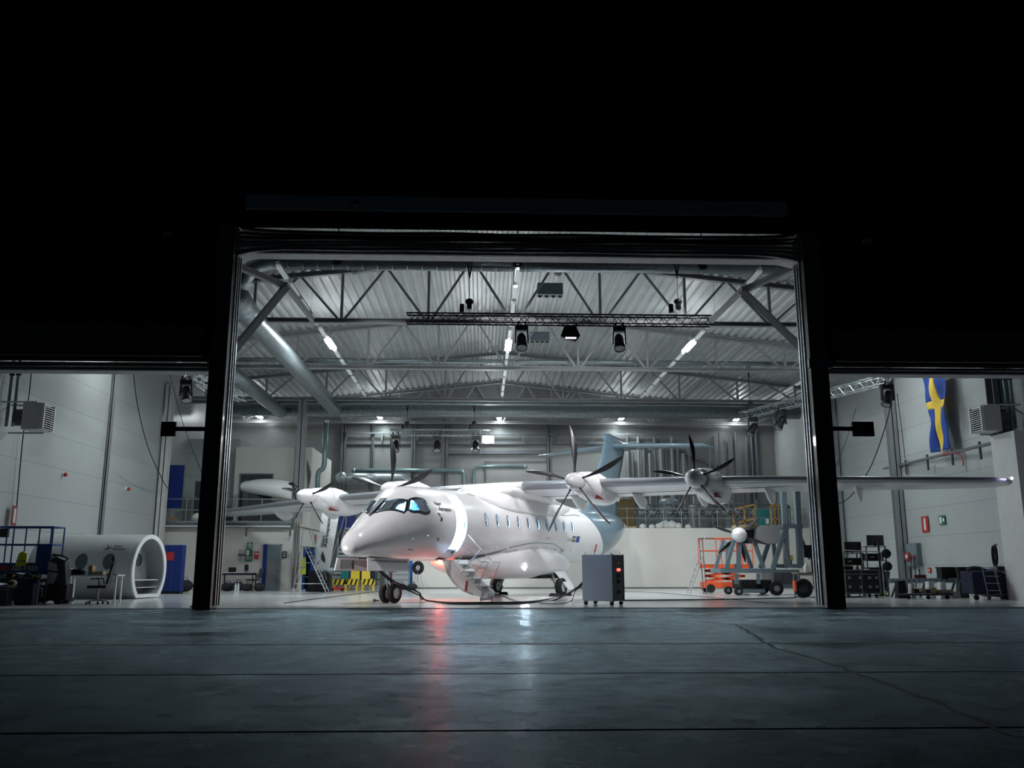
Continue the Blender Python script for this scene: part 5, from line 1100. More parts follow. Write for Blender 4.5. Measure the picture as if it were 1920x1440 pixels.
for k, (x, m_, w_, h, nm, lab) in enumerate(((-.6, 'matblack', .5, .16, 'monitor', 'low black monitor lying on the white desk'), (-.32, 'blue', .12, .12, 'rag', 'blue rag on the white desk'), (-.1, 'cardboard', .12, .26, 'paper_bag', 'brown paper bag on the white desk'), (.12, 'tan', .3, .1, 'folder', 'pale folder stack on the white desk'), (.5, 'charcoal', .3, .03, 'laptop', 'flat dark laptop at the right end of the white desk'))):
    t = thing(nm, lab, nm.replace('_', ' '), (dk.location.x + x, dk.location.y - .05, .80)); MB(m_).box((-w_ / 2, -.1, 0), (w_ / 2, .1, h * .9)).build('body', t, bevel=.01); MB(m_).box((-w_ / 2 + .01, -.08, h * .9), (w_ / 2 - .01, .08, h)).build('top', t)
# ---- things between mock-up and door post
q = atz(305, 1113); tripod((q.x, q.y, 0), 1.5, 'silver tripod stand right of the cabin mock-up')
q = atz(312, 1109); tripod((q.x + .2, q.y + .3, 0), 1.3, 'second silver tripod stand in front of the blue banner')
a, b = at(306, 1098, 36), at(346, 1022, 36); t = thing('blue_cupboard', 'blue cupboard with a red extinguisher sign behind the tripod', 'cupboard', ((a.x + b.x) / 2, 36, 0)); w_ = (b.x - a.x) / 2
MB('blue').box((-w_, -.2, .1), (w_, .25, b.z)).build('cupboard_body', t, bevel=.01); MB('matblack').box((-w_, -.18, 0), (w_, .23, .1)).build('plinth', t); MB('red').box((-w_ + .1, -.215, b.z - .6), (-w_ + .4, -.2, b.z - .28)).build('red_sign', t); MB('liftblue').box((-.01, -.206, .12), (.01, -.2, b.z - .03)).build('door_gap', t)
for k, (px, py, s, lab) in enumerate(((345, 1110, 1.0, 'black flight bag stack left of the left door post, front'), (352, 1106, 1.2, 'black flight bag left of the left door post, rear'))):
    q = atz(px, py); bag((q.x, q.y, 0), .2 * k, (s, 1.1, 1.5), lab)
# ---- under the mezzanine: desk, chair, bags
q = atz(432, 1109); dk2 = desk((q.x, 40.6, 0), 0, 1.5, .7, .80, 'dark blue steel desk with papers under the mezzanine', 'offwhite', 'navy')
MB('navy').box((-.76, -.36, .68), (.76, -.33, .76)).build('front_rail', dk2)
for x, nm, lab in ((.32, 'monitor', 'small black monitor on the dark blue desk'), (-.3, 'laptop', 'open laptop on the dark blue desk')):
    t = thing(nm, lab, nm, (q.x + x, 40.6, .80)); MB('matblack').box((-.12, -.08, 0), (.12, .08, .02)).box((-.02, -.01, 0), (.02, .01, .1)).build('base', t); MB('screen').box((-.09 if x > 0 else -.17, -.0, .07 if x > 0 else .02), (.09 if x > 0 else .17, .02, .34 if x > 0 else .22)).build('screen', t)
q2 = at(474, 1100, 39.85); office_chair((q2.x, 39.85, 0), math.radians(-95), 'dark swivel chair at the dark blue desk under the mezzanine', m='charcoal')
for k, px in enumerate((409, 427, 445, 463, 486)):
    q = at(px, 1106, 39.7 + .15 * (k % 2)); bag((q.x, q.y, 0), .3 * k, (.8, 1, .9 + .15 * (k % 3)), ('black duffel bag at the left end of the row under the desk', 'black duffel bag second from the left under the desk', 'navy duffel bag in the middle of the row under the desk', 'black duffel bag right of the middle under the desk', 'black duffel bag behind the swivel chair')[k], 'navy' if k == 2 else 'cloth')
for k, px in enumerate((442, 447)):
    q = at(px, 1096, 39.3); t = thing('water_bottle', 'clear water bottle on the floor by the bags, %s one' % ('left', 'right')[k], 'bottle', (q.x, 39.3, 0)); MB('plastic_clear').cyl((0, 0, 0), (0, 0, .26), .05, n=10).cyl((0, 0, .26), (0, 0, .33), .04, .018, n=10).build('bottle_body', t); MB('white').cyl((0, 0, .33), (0, 0, .36), .02, n=8).build('cap', t)
# ---- mezzanine things
a, b = at(311, 953, 42.4), at(346, 872, 42.4); t = thing('blue_board', 'tall blue board standing on the mezzanine near the left wall corner', 'board', ((a.x + b.x) / 2, 42.4, zm)); w_ = (b.x - a.x) / 2
MB('blue').box((-w_, 0, a.z - zm), (w_, .04, b.z - zm)).build('board_panel', t); MB('steel').box((-w_, .02, 0), (-w_ + .05, .07, b.z - zm)).box((w_ - .05, .02, 0), (w_, .07, b.z - zm)).build('board_post', t)
q = at(322, 970, 42.9); t = thing('cardboard_box', 'brown cardboard box on the mezzanine below the blue board', 'box', (q.x, 42.9, zm)); MB('cardboard').box((-.3, -.2, 0), (.3, .2, .32)).build('box_body', t); MB('tan').box((-.3, -.21, .15), (.3, -.2, .2)).build('tape', t)
a, b = at(364, 970, 43.2), at(388, 903, 43.2); t = thing('dark_cabinet', 'dark tall cabinet on the mezzanine just left of the door post', 'cabinet', ((a.x + b.x) / 2, 43.2, zm)); w_ = (b.x - a.x) / 2; MB('charcoal').box((-w_, -.2, .04), (w_, .25, b.z - zm)).build('cabinet_body', t); MB('matblack').box((-w_ + .02, -.18, 0), (w_ - .02, .2, .04)).build('plinth', t); MB('steel').box((-w_ + .05, -.22, 1.2), (-w_ + .08, -.2, 1.35)).build('handle', t)
q = at(372, 958, 42.5); t = thing('propeller_spinner', 'white spinner lying on the mezzanine just left of the door post', 'spinner', (q.x, 42.5, zm + .3)); MB('white').ball((0, 0, 0), .3, 16, (1, .7, .75)).build('spinner_shell', t); MB('matblack').box((-.2, -.1, -.3), (.2, .1, -.22)).build('cradle', t)
a, b = at(452, 940, 43.1), at(549, 893, 43.1); cw = b.x - a.x; t = thing('engine_cowling', 'large white engine cowling stored on the mezzanine behind the railing', 'engine cowling', ((a.x + b.x) / 2, 43.1, zm)); L_ = []
for i in range(11):
    u = i / 10; x = (u - .5) * cw; e = math.sin(PI * min(1, u * .85 + .12)) ** .6; top = 1.95 + .30 * e - .1 * (1 - u); bt = 1.62 - .42 * u ** .8; zc2 = (top + bt) / 2; hh = (top - bt) / 2
    L_.append([V(x, math.cos(k) * .5 * e, zc2 + math.sin(k) * hh) for k in [2 * PI * j / 18 for j in range(18)]])
MB('white').loft(L_).build('cowling_shell', t); MB('charcoal').prism([(-.85, -.1, .05), (cw / 2 - .1, -.1, .05), (cw / 2 - .1, -.1, .9), (-.85, -.1, 1.5)], (0, .3, 0)).build('cradle', t)
for k in range(3): a_ = .5 - .55 * k; MB('prop').tube([(cw / 2 - .25, -.1, 1.95), (cw / 2 + .05, -.15, 2.0 - .05 * k), (cw / 2 + .3 * math.cos(a_), -.1, 1.9 - .35 * k - .1)], .035, 6).build('propeller_blade', t)
for k, px in enumerate((414, 428)):
    q = at(px, 948, 42.6); bag((q.x, 42.6, zm), 1.2 * k, (1, 1.1, 2.1), 'black gear bag on the mezzanine right of the door post, %s one' % ('left', 'right')[k])
# ---- left of the nose: ladder, blue cabinet, wing panel with lettering, stairs
def platform_ladder(px0, px1, py0, py1, Y, label, m='steel', dep=.7, nst=11):
    a, b = at(px0, py1, Y), at(px1, py0, Y); w_ = b.x - a.x; H_ = b.z; t = thing('platform_ladder', label, 'ladder', (a.x, Y, 0))
    for y in (0, dep):
        MB(m).cyl((.05, y, .06), (.18, y, H_), .018, n=6).build('frame_tube', t); MB(m).cyl((.0, y, .06), (.35, y, H_ * .55), .018, n=6).build('frame_tube', t)
        MB(m).cyl((w_, y, .02), (w_ * .3, y, H_ * .72), .022, n=6).build('stringer', t); MB(m).tube([(w_ * .92, y, .5), (w_ * .42, y, H_ * .97), (w_ * .15, y, H_)], .016, 6).build('handrail', t)
        MB(m).cyl((.16, y, H_ * .72), (w_ * .36, y, H_ * .72), .018, n=6).build('frame_tube', t); MB(m).cyl((.03, y, .35), (w_ * .85, y, .35), .016, n=6).build('frame_tube', t)
    for k in range(nst):
        f_ = (k + 1) / (nst + .5); x = w_ + (w_ * .3 - w_) * f_; z = H_ * .72 * f_; MB(m).box((x - .05, 0, z - .012), (x + .08, dep, z + .012)).build('ladder_step', t)
    MB(m).box((.16, 0, H_ * .72 - .02), (w_ * .36, dep, H_ * .72 + .01)).build('platform', t)
    for x in (0.05, .35):
        for y in (0, dep): MB('midgrey').cyl((x, y - .02, .06), (x, y + .02, .06), .06, n=10).build('caster', t)
    return t
platform_ladder(548, 616, 991, 1110, 37.7, 'tall wheeled platform ladder left of the aircraft nose')
a, b = at(567, 1100, 39.6), at(590, 1026, 39.6); t = thing('blue_locker', 'open blue steel locker behind the platform ladder', 'locker', ((a.x + b.x) / 2, 39.6, 0)); w_ = (b.x - a.x) / 2
MB('liftblue').box((-w_, -.2, 0), (-w_ + .12, .25, b.z)).box((w_ - .12, -.2, 0), (w_, .25, b.z)).box((-w_, .2, 0), (w_, .25, b.z)).box((-w_, -.2, b.z - .05), (w_, .25, b.z)).build('locker_shell', t)
for z in (.6, 1.2): MB('offwhite').box((-w_ + .12, -.15, z), (w_ - .12, .2, z + .03)).build('shelf', t)
q = at(568, 1060, 38.9); t = thing('hivis_jacket', 'yellow hi-vis jacket hanging beside the blue locker', 'jacket', q); MB('hivis').prism([(-.12, 0, -.38), (.14, 0, -.38), (.1, 0, .25), (.02, 0, .36), (-.06, 0, .22)], (0, .08, 0)).build('jacket_body', t, bevel=.02); MB('midgrey').box((-.12, -.006, -.12), (.13, 0, -.07)).build('reflective_strip', t)
MB('steel').cyl((.02, .04, .34), (.02, .04, .45), .008, n=5).build('hanger', t)
a, b = at(577, 1106, 38.8), at(619, 1070, 38.8); crate(((a.x + b.x) / 2, 39.1, 0), 0, b.x - a.x, .6, b.z, 'big black crate under the leaning lettered panel', 'matblack')
q = at(612, 1062, 39.1); t = thing('blue_cloth', 'pale blue cloth lying over the right end of the big black crate', 'cloth', (q.x, 39.1, at(612, 1070, 38.8).z)); MB('lightcloth').loft([[V(x, -.34 - .02, -.3 + .3 * (1 - x * 2)), V(x, -.34, .03 + .1 * math.sin(x * 6)), V(x, .2, .05), V(x, .2, .02), V(x, -.3, .0)] for x in (-.15, 0, .15, .3)], smooth=True).build('cloth_fold', t)
P = [at(591, 1085, 37.9), at(620, 1085, 37.9), at(634, 960, 37.9), at(602, 960, 37.9)]
P = [at(590, 1068, 39.6), at(616, 1068, 39.6), at(636, 962, 39.6), at(604, 962, 39.6)]
t = thing('lettered_panel', 'tall pale leaning fin panel with company lettering left of the aircraft nose', 'panel', (P[0].x, 39.6, P[0].z)); MB('white').prism(P, (0, .12, 0)).build('panel_skin', t, True)
upv = (P[3] - P[0]).normalized(); rtv = V(upv.z, 0, -upv.x)
for s_, f0_, off, fw_ in (('Heart', at(607, 1026, 39.57), 0, .5), ('Aerospace', at(612.5, 1027, 39.57), 0, 1.3)):
    vs_, fs_ = text_geo(s_, .20, .004); k = fw_ / max(v.x for v in vs_); mb = MB('seam'); mb.add([f0_ + upv * v.x * k - rtv * v.y for v in vs_], fs_); mb.build('company_lettering', t, True, fix=False)
for pts in ([(605, 1033), (610, 1048), (609, 1056), (603, 1050), (602, 1042)], [(593, 1058), (600, 1050), (598, 1056), (594, 1060)]): MB('seam').prism([at(x, y, 39.58) for x, y in pts], (0, .01, 0)).build('bird_emblem', t, True)
MB('darkgrey').beam(P[0] + V(.2, .06, -.02), V(P[0].x + .2, 39.66, 0), .1).build('panel_foot', t, True)
# stairs to the mezzanine
st0, st1 = at(655, 1103, 42.), at(655, 990, 46.5); xw = .95; t = thing('steel_staircase', 'grey steel staircase climbing to the blue door behind the aircraft nose', 'staircase', (at(642, 1100, 43).x, 42., 0)); zt_ = at(650, 990, 46.8).z
for k in range(15): f_ = (k + 1) / 15; MB('midgrey').box((-.48, 4.6 * f_ - .18, zt_ * f_ - .09), (.48, 4.6 * f_ + .14, zt_ * f_)).build('stair_tread', t)
for x in (-.5, .5): MB('bluegrey').beam((x, 0, .0), (x, 4.7, zt_), .05, .22).build('stringer', t); MB('steel').cyl((x, 0, .95), (x, 4.7, zt_ + .95), .02, n=6).build('handrail', t)
for x in (-.5, .5):
    for f_ in (.0, .5, 1.): MB('steel').cyl((x, 4.7 * f_, zt_ * f_), (x, 4.7 * f_, zt_ * f_ + .95), .018, n=6).build('rail_post', t)
MB('paintsteel').box((-.6, 4.7, zt_ - .05), (1.2, 6.5, zt_)).build('landing', t); 
for x in (-.5, 1.1): MB('paintsteel').box((x - .04, 6.3, 0), (x + .04, 6.4, zt_ - .05)).build('landing_post', t)
a, b = at(634, 991, 48.6), at(668, 955, 48.6); t = struct('door_4', MB('blue').box((a.x, 48.6, zt_), (b.x, 48.7, zt_ + 1.45)).use('darksteel').box((a.x - .1, 48.62, zt_ - 3.6 + .0), (a.x - .02, 48.7, zt_ + 1.5)))
# ---- yellow and black stacked barriers, chairs
for k, (px, m_) in enumerate(((640, 'teal'), (652, 'navy'), (664, 'yellow'), (676, 'matblack'), (688, 'yellow'), (700, 'navy'))):
    q = at(px, 1102, 41.4 + .75 * (k % 2)); t = thing('stacking_chair', ('teal stacking chair at the foot of the stairs', 'navy stacking chair beside the teal one', 'yellow legged chair behind the nose gear doors, left one', 'black stacking chair between two yellow ones', 'yellow legged chair behind the nose gear doors, right one', 'navy stacking chair right of the yellow ones')[k], 'chair', (q.x, q.y, 0), .2 * (k - 2))
    MB(m_).cbox((0, 0, .46), (.42, .42, .05)).build('seat', t, bevel=.01); MB(m_).prism([(-.2, .2, .5), (.2, .2, .5), (.19, .26, .88), (-.19, .26, .88)], (0, .03, 0)).build('backrest', t)
    for x, y in ((-.19, -.19), (.19, -.19), (-.19, .19), (.19, .19)): MB('yellow' if k in (2, 4) else 'steel').cyl((x, y, 0), (x, y, .45), .018, n=6).build('leg', t)
for k, px in enumerate((636, 658, 690)):
    q = at(px, 1104, 40.8); t = thing('yellow_barrier', 'yellow and black floor barrier under the nose, ' + ('left one', 'middle one', 'right one')[k], 'barrier', (q.x, 40.8, 0)); MB('yellow').box((-.3, -.04, .25), (.3, .04, .5)).build('board', t)
    for j in range(3): MB('matblack').prism([(-.26 + j * .2, -.045, .25), (-.18 + j * .2, -.045, .25), (-.1 + j * .2, -.045, .5), (-.18 + j * .2, -.045, .5)], (0, .004, 0)).build('black_stripe', t)
    for s in (-1, 1): MB('yellow').prism([(s * .24, -.2, 0), (s * .24, .2, 0), (s * .24, .03, .3), (s * .24, -.03, .3)], (.03, 0, 0)).build('foot', t)
q = at(650, 1106, 40.); t = thing('red_trolley_jack', 'low red trolley jack at the foot of the stairs', 'jack', (q.x - .4, 40, 0)); MB('red').box((-.3, -.12, .05), (.3, .12, .16)).build('jack_body', t)
for x in (-.22, .22): MB('matblack').cyl((x, -.15, .06), (x, .15, .06), .06, n=10).build('wheel', t)
a, b = at(722, 1092, 42.3), at(768, 1066, 42.3); t = thing('tool_cabinet', 'pale blue-grey tool cabinet on wheels behind the nose gear', 'cabinet', ((a.x + b.x) / 2, 42.3, 0)); w_ = (b.x - a.x) / 2
MB('bluegrey').box((-w_, -.3, .15), (w_, .3, b.z)).build('cabinet_body', t, bevel=.01)
for k in range(3): MB('midgrey').box((-w_ + .04, -.315, .22 + k * .24), (w_ - .04, -.3, .42 + k * .24)).build('drawer', t)
for x in (-w_ + .1, w_ - .1): MB('matblack').cyl((x, -.2, .07), (x, -.16, .07), .07, n=10).build('wheel', t)
a, b = at(767, 1092, 43.6), at(774, 1050, 43.6); t = thing('blue_post', 'slim dark blue post beside the tool cabinet', 'post', ((a.x + b.x) / 2, 43.6, 0)); MB('liftblue').box((-.08, -.08, 0), (.08, .08, b.z)).build('post_body', t); MB('matblack').box((-.14, -.14, 0), (.14, .14, .03)).build('post_foot', t)
def hosehead(t): MB('matblack').lathe([(.22 + .1 * math.cos(a), .1 * math.sin(a)) for a in [2 * PI * i / 10 for i in range(10)]], (0, 0, 1.0), (.55, 1, 0), 22, True).build('hose_coil', t)
q = at(783, 1101, 42.6); tripod((q.x, 42.6, 0), 1.5, 'stand with a thick coil of black hose against the white back wall', head=hosehead)
for k, px in enumerate((727, 750, 773)):
    q = at(px, 1101, 40.9); bag((q.x, 40.9, 0), .5 * k, (.9, .9, .9), 'black bundle on the floor behind the nose wheels, ' + ('left one', 'middle one', 'right one')[k])
# brown conduit bundle and red sign on the block's side
for k in range(3):
    p = at(551 + k * 4.2, 1030, 40.1); t = thing('conduit', ('left', 'middle', 'right')[k] + ' brown-grey conduit of three at the corner of the mezzanine block', 'conduit', (p.x, 40.08, .1)); MB('tan' if k == 2 else 'midgrey').cyl((0, 0, 0), (0, 0, 3.1), .05, n=8).build('conduit_run', t); MB('steel').box((-.07, -.02, 1.5), (.07, .1, 1.54)).build('clip', t)
sign(atx(591.5, 1010, xs + .02), .3, .42, (1, 0, 0), 'red', 'small red sign on the side wall of the mezzanine block')
# ---- right: propeller test rig on a steel frame
Yt = 33.2
def T(px, py, dy=0.): return at(px, py, Yt + dy)
tr = thing('test_rig', 'grey steel test rig on wheels carrying a motor with a white spinner and propeller', 'test rig', (T(1440, 1100).x, Yt, 0)); BG = 'bluegrey'
def bar(a, b, w=.16): MB(BG).beam(a, b, w).build('frame_beam', tr, True)
zb0 = T(1400, 1070).z; xa, xb = T(1355, 1070).x, T(1452, 1070).x; xr_ = T(1502, 900).x
for dy in (0, 1.5):
    bar(V(xa, Yt + dy, zb0), V(xb, Yt + dy, zb0)); o_ = V(0, dy, 0)
    bar(V(xa + .1, Yt, zb0) + o_, T(1377, 1010) + o_, .13); bar(T(1385, 1065) + o_, T(1386, 1015) + o_, .15); bar(T(1412, 1010) + o_, T(1432, 1065) + o_, .13)
    bar(T(1449, 1065) + o_, T(1473, 990) + o_, .15); bar(T(1479, 1060) + o_, T(1472, 990) + o_, .13); bar(T(1501, 1062) + o_, T(1493, 905) + o_, .2)
    bar(T(1466, 986) + o_, T(1504, 987) + o_, .15); bar(T(1472, 1060) + o_, T(1503, 1062) + o_, .14)
bar(T(1378, 1108), T(1434, 1108), .14); bar(V(xa, Yt, zb0), V(xa, Yt + 1.5, zb0)); bar(V(xb, Yt, zb0), V(xb, Yt + 1.5, zb0)); bar(T(1381, 1075), T(1381, 1095), .12); bar(T(1422, 1075), T(1422, 1095), .12)
bar(T(1497, 1000), T(1519, 1048), .12)
MB('midgrey').prism([T(1418, 985), T(1464, 984), T(1462, 1019), T(1418, 1017)], (0, 1.4, 0)).build('motor_cover', tr, True)
MB('tan').box(T(1383, 990) + V(0, 0, 0), T(1418, 987) + V(0, .8, .06)).build('top_tray', tr, True); MB('seam').box(T(1396, 1018) + V(0, .3, 0), T(1417, 992) + V(0, 1.0, 0)).build('motor_core', tr, True)
hub = T(1386, 1003); axd = V(-.35, -1, 0).normalized()
MB('skin').lathe([(0, .42), (.08, .41), (.17, .35), (.24, .24), (.28, .1), (.285, -.1), (.25, -.2)], hub, axd, 24).build('spinner', tr, True)
MB('steel').cyl(hub, hub - axd * .7, .12, n=12).build('drive_shaft', tr, True)
for k in range(6):
    a_ = math.radians(8 + 60 * k + 12); uu = axd.cross(V(0, 0, 1)).normalized(); dr = (uu * math.cos(a_) + V(0, 0, 1) * math.sin(a_)); tt = dr.cross(axd); bl = MB('prop'); sc = []
    for i in range(9):
        f_ = i / 8; r = .24 + .78 * f_; ch = .05 + .1 * math.sin(PI * min(1, f_ * .9 + .1)); dv = tt * math.cos(.9 - .5 * f_) + axd * math.sin(.9 - .5 * f_); nv = dr.cross(dv); c = hub + dr * r; sc.append([c + dv * (math.cos(q_) * ch / 2) + nv * (math.sin(q_) * .012) for q_ in [2 * PI * j / 8 for j in range(8)]])
    bl.loft(sc).build('propeller_blade', tr, True)
a, b = T(1450, 1100), T(1497, 1068); MB('bluegrey').box((a.x, Yt - .1, .25), (b.x, Yt + 1.4, b.z)).build('battery_cabinet', tr, True, bevel=.01)
for k in range(3): x = a.x + (b.x - a.x) * (k + .5) / 3; MB('darkgrey').box((x - .16, Yt - .115, .4), (x + .16, Yt - .1, b.z - .12)).build('cabinet_door', tr, True)
for px, dy, rw in ((1384, 0, .15), (1453, -.12, .25), (1384, 1.4, .15), (1453, 1.5, .25)): c = T(px, 1095); w9 = MB('matblack').cyl((c.x, Yt + dy - .08, rw), (c.x, Yt + dy + .08, rw), rw, n=22).build('wheel', tr, True); MB('grey').cyl((c.x, Yt + dy - .09, rw), (c.x, Yt + dy + .09, rw), rw * .45, n=16).build('wheel_hub', w9, True)
MB('matblack').box((xa + .7, Yt + .2, .22), (xb + .3, Yt + 1.3, .55)).build('chassis', tr, True); MB('yellow').box(T(1481, 1051) + V(0, 0, 0), T(1487, 1041) + V(0, .03, 0)).build('warning_plate', tr, True); MB('matblack').beam(T(1484, 1062), T(1484, 1050), .03).build('plate_post', tr, True)
# orange boom lift behind the rig
ol = scissor_lift((T(1404, 1100).x + .2, 37.2, 0), 0, 'orange scissor lift standing behind the test rig', 'orange', at(1400, 1058, 37.2).z, 1.9, .8)
MB('darkgrey').box((.3, -.45, .9), (.6, -.38, 1.15)).build('control_box', ol)
# light step ladder left of the rig
la = thing('scaffold_steps', 'thin aluminium steps left of the test rig', 'ladder', (T(1344, 1100).x, 35.2, 0)); 
for y in (0, .5):
    MB('steel').cyl((-.55, y, 0), (.08, y, 1.6), .016, n=6).build('stringer', la); MB('darksteel').cyl((.12, y, 0), (.02, y, 2.15), .02, n=6).build('upright', la); MB('steel').cyl((-.35, y, 1.2), (.2, y, 2.3), .01, n=6).build('handrail', la)
for k in range(6): f_ = (k + 1) / 7; MB('steel').box((-.55 + .63 * f_ - .04, 0, 1.6 * f_ - .01), (-.55 + .63 * f_ + .05, .5, 1.6 * f_ + .01)).build('ladder_step', la)
MB('darksteel').box((.0, 0, 2.13), (.5, .5, 2.16)).build('platform', la)
# on the plant room: guard rail gates, teal cabinet, tanks, pipes, white bundles
def gate(px0, px1, py0, py1, Y, label, slope):
    a, b = at(px0, py1, Y), at(px1, py0, Y); w_ = b.x - a.x; h = b.z - zr; t = thing('timber_guard_rail', label, 'guard rail', (a.x, Y, zr)); n_ = max(2, int(w_ / .45))
    for z, s in ((h, 1), (h * .42, 1)): MB('amber').beam((0, 0, z - slope), (w_, 0, z), .06, .09).build('rail', t)
    for k in range(n_ + 1): f_ = k / n_; MB('amber').box((w_ * f_ - .035, -.03, 0), (w_ * f_ + .035, .03, h - slope * (1 - f_))).build('rail_post', t)
gate(1376, 1415, 946, 985, 45.4, 'orange timber guard rail on the plant room above the test rig, left part', .25); gate(1446, 1459, 946, 985, 45.4, 'orange timber guard rail on the plant room, short right part', .08)
a, b = at(1422, 983, 45.8), at(1443, 955, 45.8); t = thing('teal_cabinet', 'teal cabinet on the plant room between the timber guard rails', 'cabinet', ((a.x + b.x) / 2, 45.8, zr)); w_ = (b.x - a.x) / 2; MB('teal').box((-w_, -.25, .04), (w_, .25, b.z - zr)).build('cabinet_body', t, bevel=.01); MB('matblack').box((-w_ + .03, -.22, 0), (w_ - .03, .22, .04)).build('plinth', t); MB('white').box((0, -.262, .25), (.16, -.25, .5)).build('white_notice', t)
for k, (px, r, h, m_) in enumerate(((1255, .55, 1.55, 'bluegrey'), (1180, .38, .9, 'bluegrey'), (1300, .22, 1.3, 'midgrey'), (1335, .36, 1.4, 'darksteel'), (1366, .3, 1.5, 'paintsteel'), (1218, .2, 1.35, 'pipe'), (1468, .42, 1.3, 'darkgrey'))):
    q = at(px, 980, 48.0 + .4 * (k % 2)); t = thing('storage_tank', ('wide blue-grey tank below the wing', 'low blue-grey tank right of the tail', 'narrow grey tank in the middle of the plant room', 'dark tank behind the outer right propeller', 'grey tank left of the timber rail', 'thin green-grey tank left of the wide one', 'dark tank at the right end')[k] + ' on the plant room', 'tank', (q.x, q.y, zr))
    MB(m_).cyl((0, 0, .06), (0, 0, h), r, n=20).lathe([(r, h), (r * .8, h + r * .25), (0, h + r * .38)]).build('tank_shell', t); MB('darksteel').cyl((0, 0, 0), (0, 0, .08), r * .8, n=12).build('tank_foot', t); MB('steel').cyl((r * .3, 0, h + r * .2), (r * .3, 0, h + r * .2 + .5), .05, n=8).build('outlet_pipe', t)
for k in range(6):
    x0_ = at(1165 + k * 52, 950, 47.2); t = thing('plant_pipework', 'valve manifold on the plant room, ' + ('first', 'second', 'third', 'fourth', 'fifth', 'last')[k] + ' from the tail fin', 'pipework', (x0_.x, 47.2, zr + .015))
    for j in range(3): MB(('pipe', 'steel', 'darksteel')[j]).cyl((-.55, .1 * j, .5 + .42 * j), (.75, .1 * j, .5 + .42 * j), .05 + .02 * (j == 1), n=8).build('header_pipe', t)
    for j in range(4): MB('pipe' if j % 2 else 'darksteel').cyl((-.45 + .3 * j, .08, 0), (-.45 + .3 * j, .08, 1.1 + .5 * (j % 3)), .045, n=8).build('riser', t); v_ = MB('matblack' if j % 2 else 'steel').lathe([(.09 + .02 * math.cos(a), .02 * math.sin(a)) for a in [2 * PI * i / 6 for i in range(6)]], (-.45 + .3 * j, -.12, .9), (0, 1, 0), 12, True).build('valve_wheel', t); MB('steel').cyl((-.45 + .3 * j, -.13, .9), (-.45 + .3 * j, .08, .9), .012, n=6).build('valve_stem', v_)
for k in range(7):
    px = (1205, 1222, 1236, 1248, 1259, 1271, 1290)[k]; q = at(px, 984, 45.6); r = (.15, .13, .17, .25, .24, .18, .13)[k]; t = thing('plastic_bundle', ('first', 'second', 'third', 'fourth', 'fifth', 'sixth', 'last')[k] + ' white plastic bundle from the left along the plant room edge', 'bundle', (q.x, 45.6, zr))
    MB('plastic_clear').ball((0, 0, r * .8), r, 12, (1.3, .9, .8)).build('wrapping', t); MB('white').cyl((0, 0, r * 1.2), (.03, 0, r * 1.7), .03, .05, n=8).build('tied_neck', t)
t = thing('pallet_load', 'dark ochre tarpaulin-wrapped load beside the tail fin on the plant room', 'load', (at(1165, 980, 46.5).x, 45.9, zr + .01)); MB('wood').box((-.6, -.4, 0), (.6, .4, .12)).build('pallet', t); MB('ochre').box((-.55, -.36, .12), (.55, .36, 1.5)).build('wrapped_load', t, bevel=.06)
# ---- right bay: bench, flight case, monitors, rack
q = atz(1505, 1116); bt = desk((at(1521, 1100, 30.4).x, 30.4, 0), 0, 1.1, .6, .84, 'small wooden bench beside the right door post', 'wood', 'steel')
t = thing('strapped_tyre', 'dark round tyre with an orange strap leaning under the wooden bench', 'drum', (at(1504, 1100, 30.1).x, 30.0, .33), .2); MB('tyre').lathe([(.2, -.06), (.3, -.06), (.32, 0), (.3, .06), (.2, .06)], (0, 0, 0), (.3, 1, 0), 24).build('tyre_ring', t); MB('charcoal').lathe([(0, -.04), (.2, -.05), (.2, .05), (0, .04)], (0, 0, 0), (.3, 1, 0), 20).build('hub_disc', t); MB('orange').box((-.36, -.1, -.1), (-.3, .05, .25)).build('strap', t)  # dark tyred wheel with an orange strap, not a drum
t = thing('bench_monitor', 'black monitor standing on the wooden bench', 'monitor', (at(1520, 1060, 30.5).x, 30.5, .84)); MB('matblack').box((-.1, -.08, 0), (.2, .1, .02)).cyl((.05, 0, .02), (.05, 0, .5), .03, n=8).build('monitor_stand', t); MB('screen').box((-.22, -.06, .5), (.38, -.02, .92)).build('monitor_panel', t)
t = thing('white_jug', 'white plastic jug on the wooden bench', 'jug', (at(1513, 1080, 30.2).x, 30.2, .84)); MB('white').cyl((0, 0, 0), (0, 0, .22), .08, n=12).cyl((0, 0, .22), (0, 0, .3), .06, .025, n=12).build('jug_body', t); MB('white').tube([(.07, 0, .2), (.13, 0, .18), (.12, 0, .08), (.07, 0, .05)], .012, 6).build('jug_handle', t)
a, b = at(1586, 1110, 30.4), at(1651, 1110, 30.4); Yc = a.y + .35; t = crate(((a.x + b.x) / 2, Yc, .12), 0, b.x - a.x, .7, at(1600, 1069, a.y).z - .12, 'black flight case with silver edges on the floor right of the right door post', 'black', 'flight_case', 'flight case', edge='steel')
w_ = (b.x - a.x) / 2
for x in (-w_ + .12, w_ - .12): 
    for y in (-.28, .28): MB('darkgrey').cyl((x, y - .02, -.06), (x, y + .02, -.06), .06, n=10).build('caster', t)
for x in (-w_ + .1, -.12, .2, w_ - .16): 
    for z in (.2, .5): MB('steel').box((x, -.365, z), (x + .1, -.352, z + .09)).build('butterfly_latch', t)
zc3 = at(1600, 1069, a.y).z
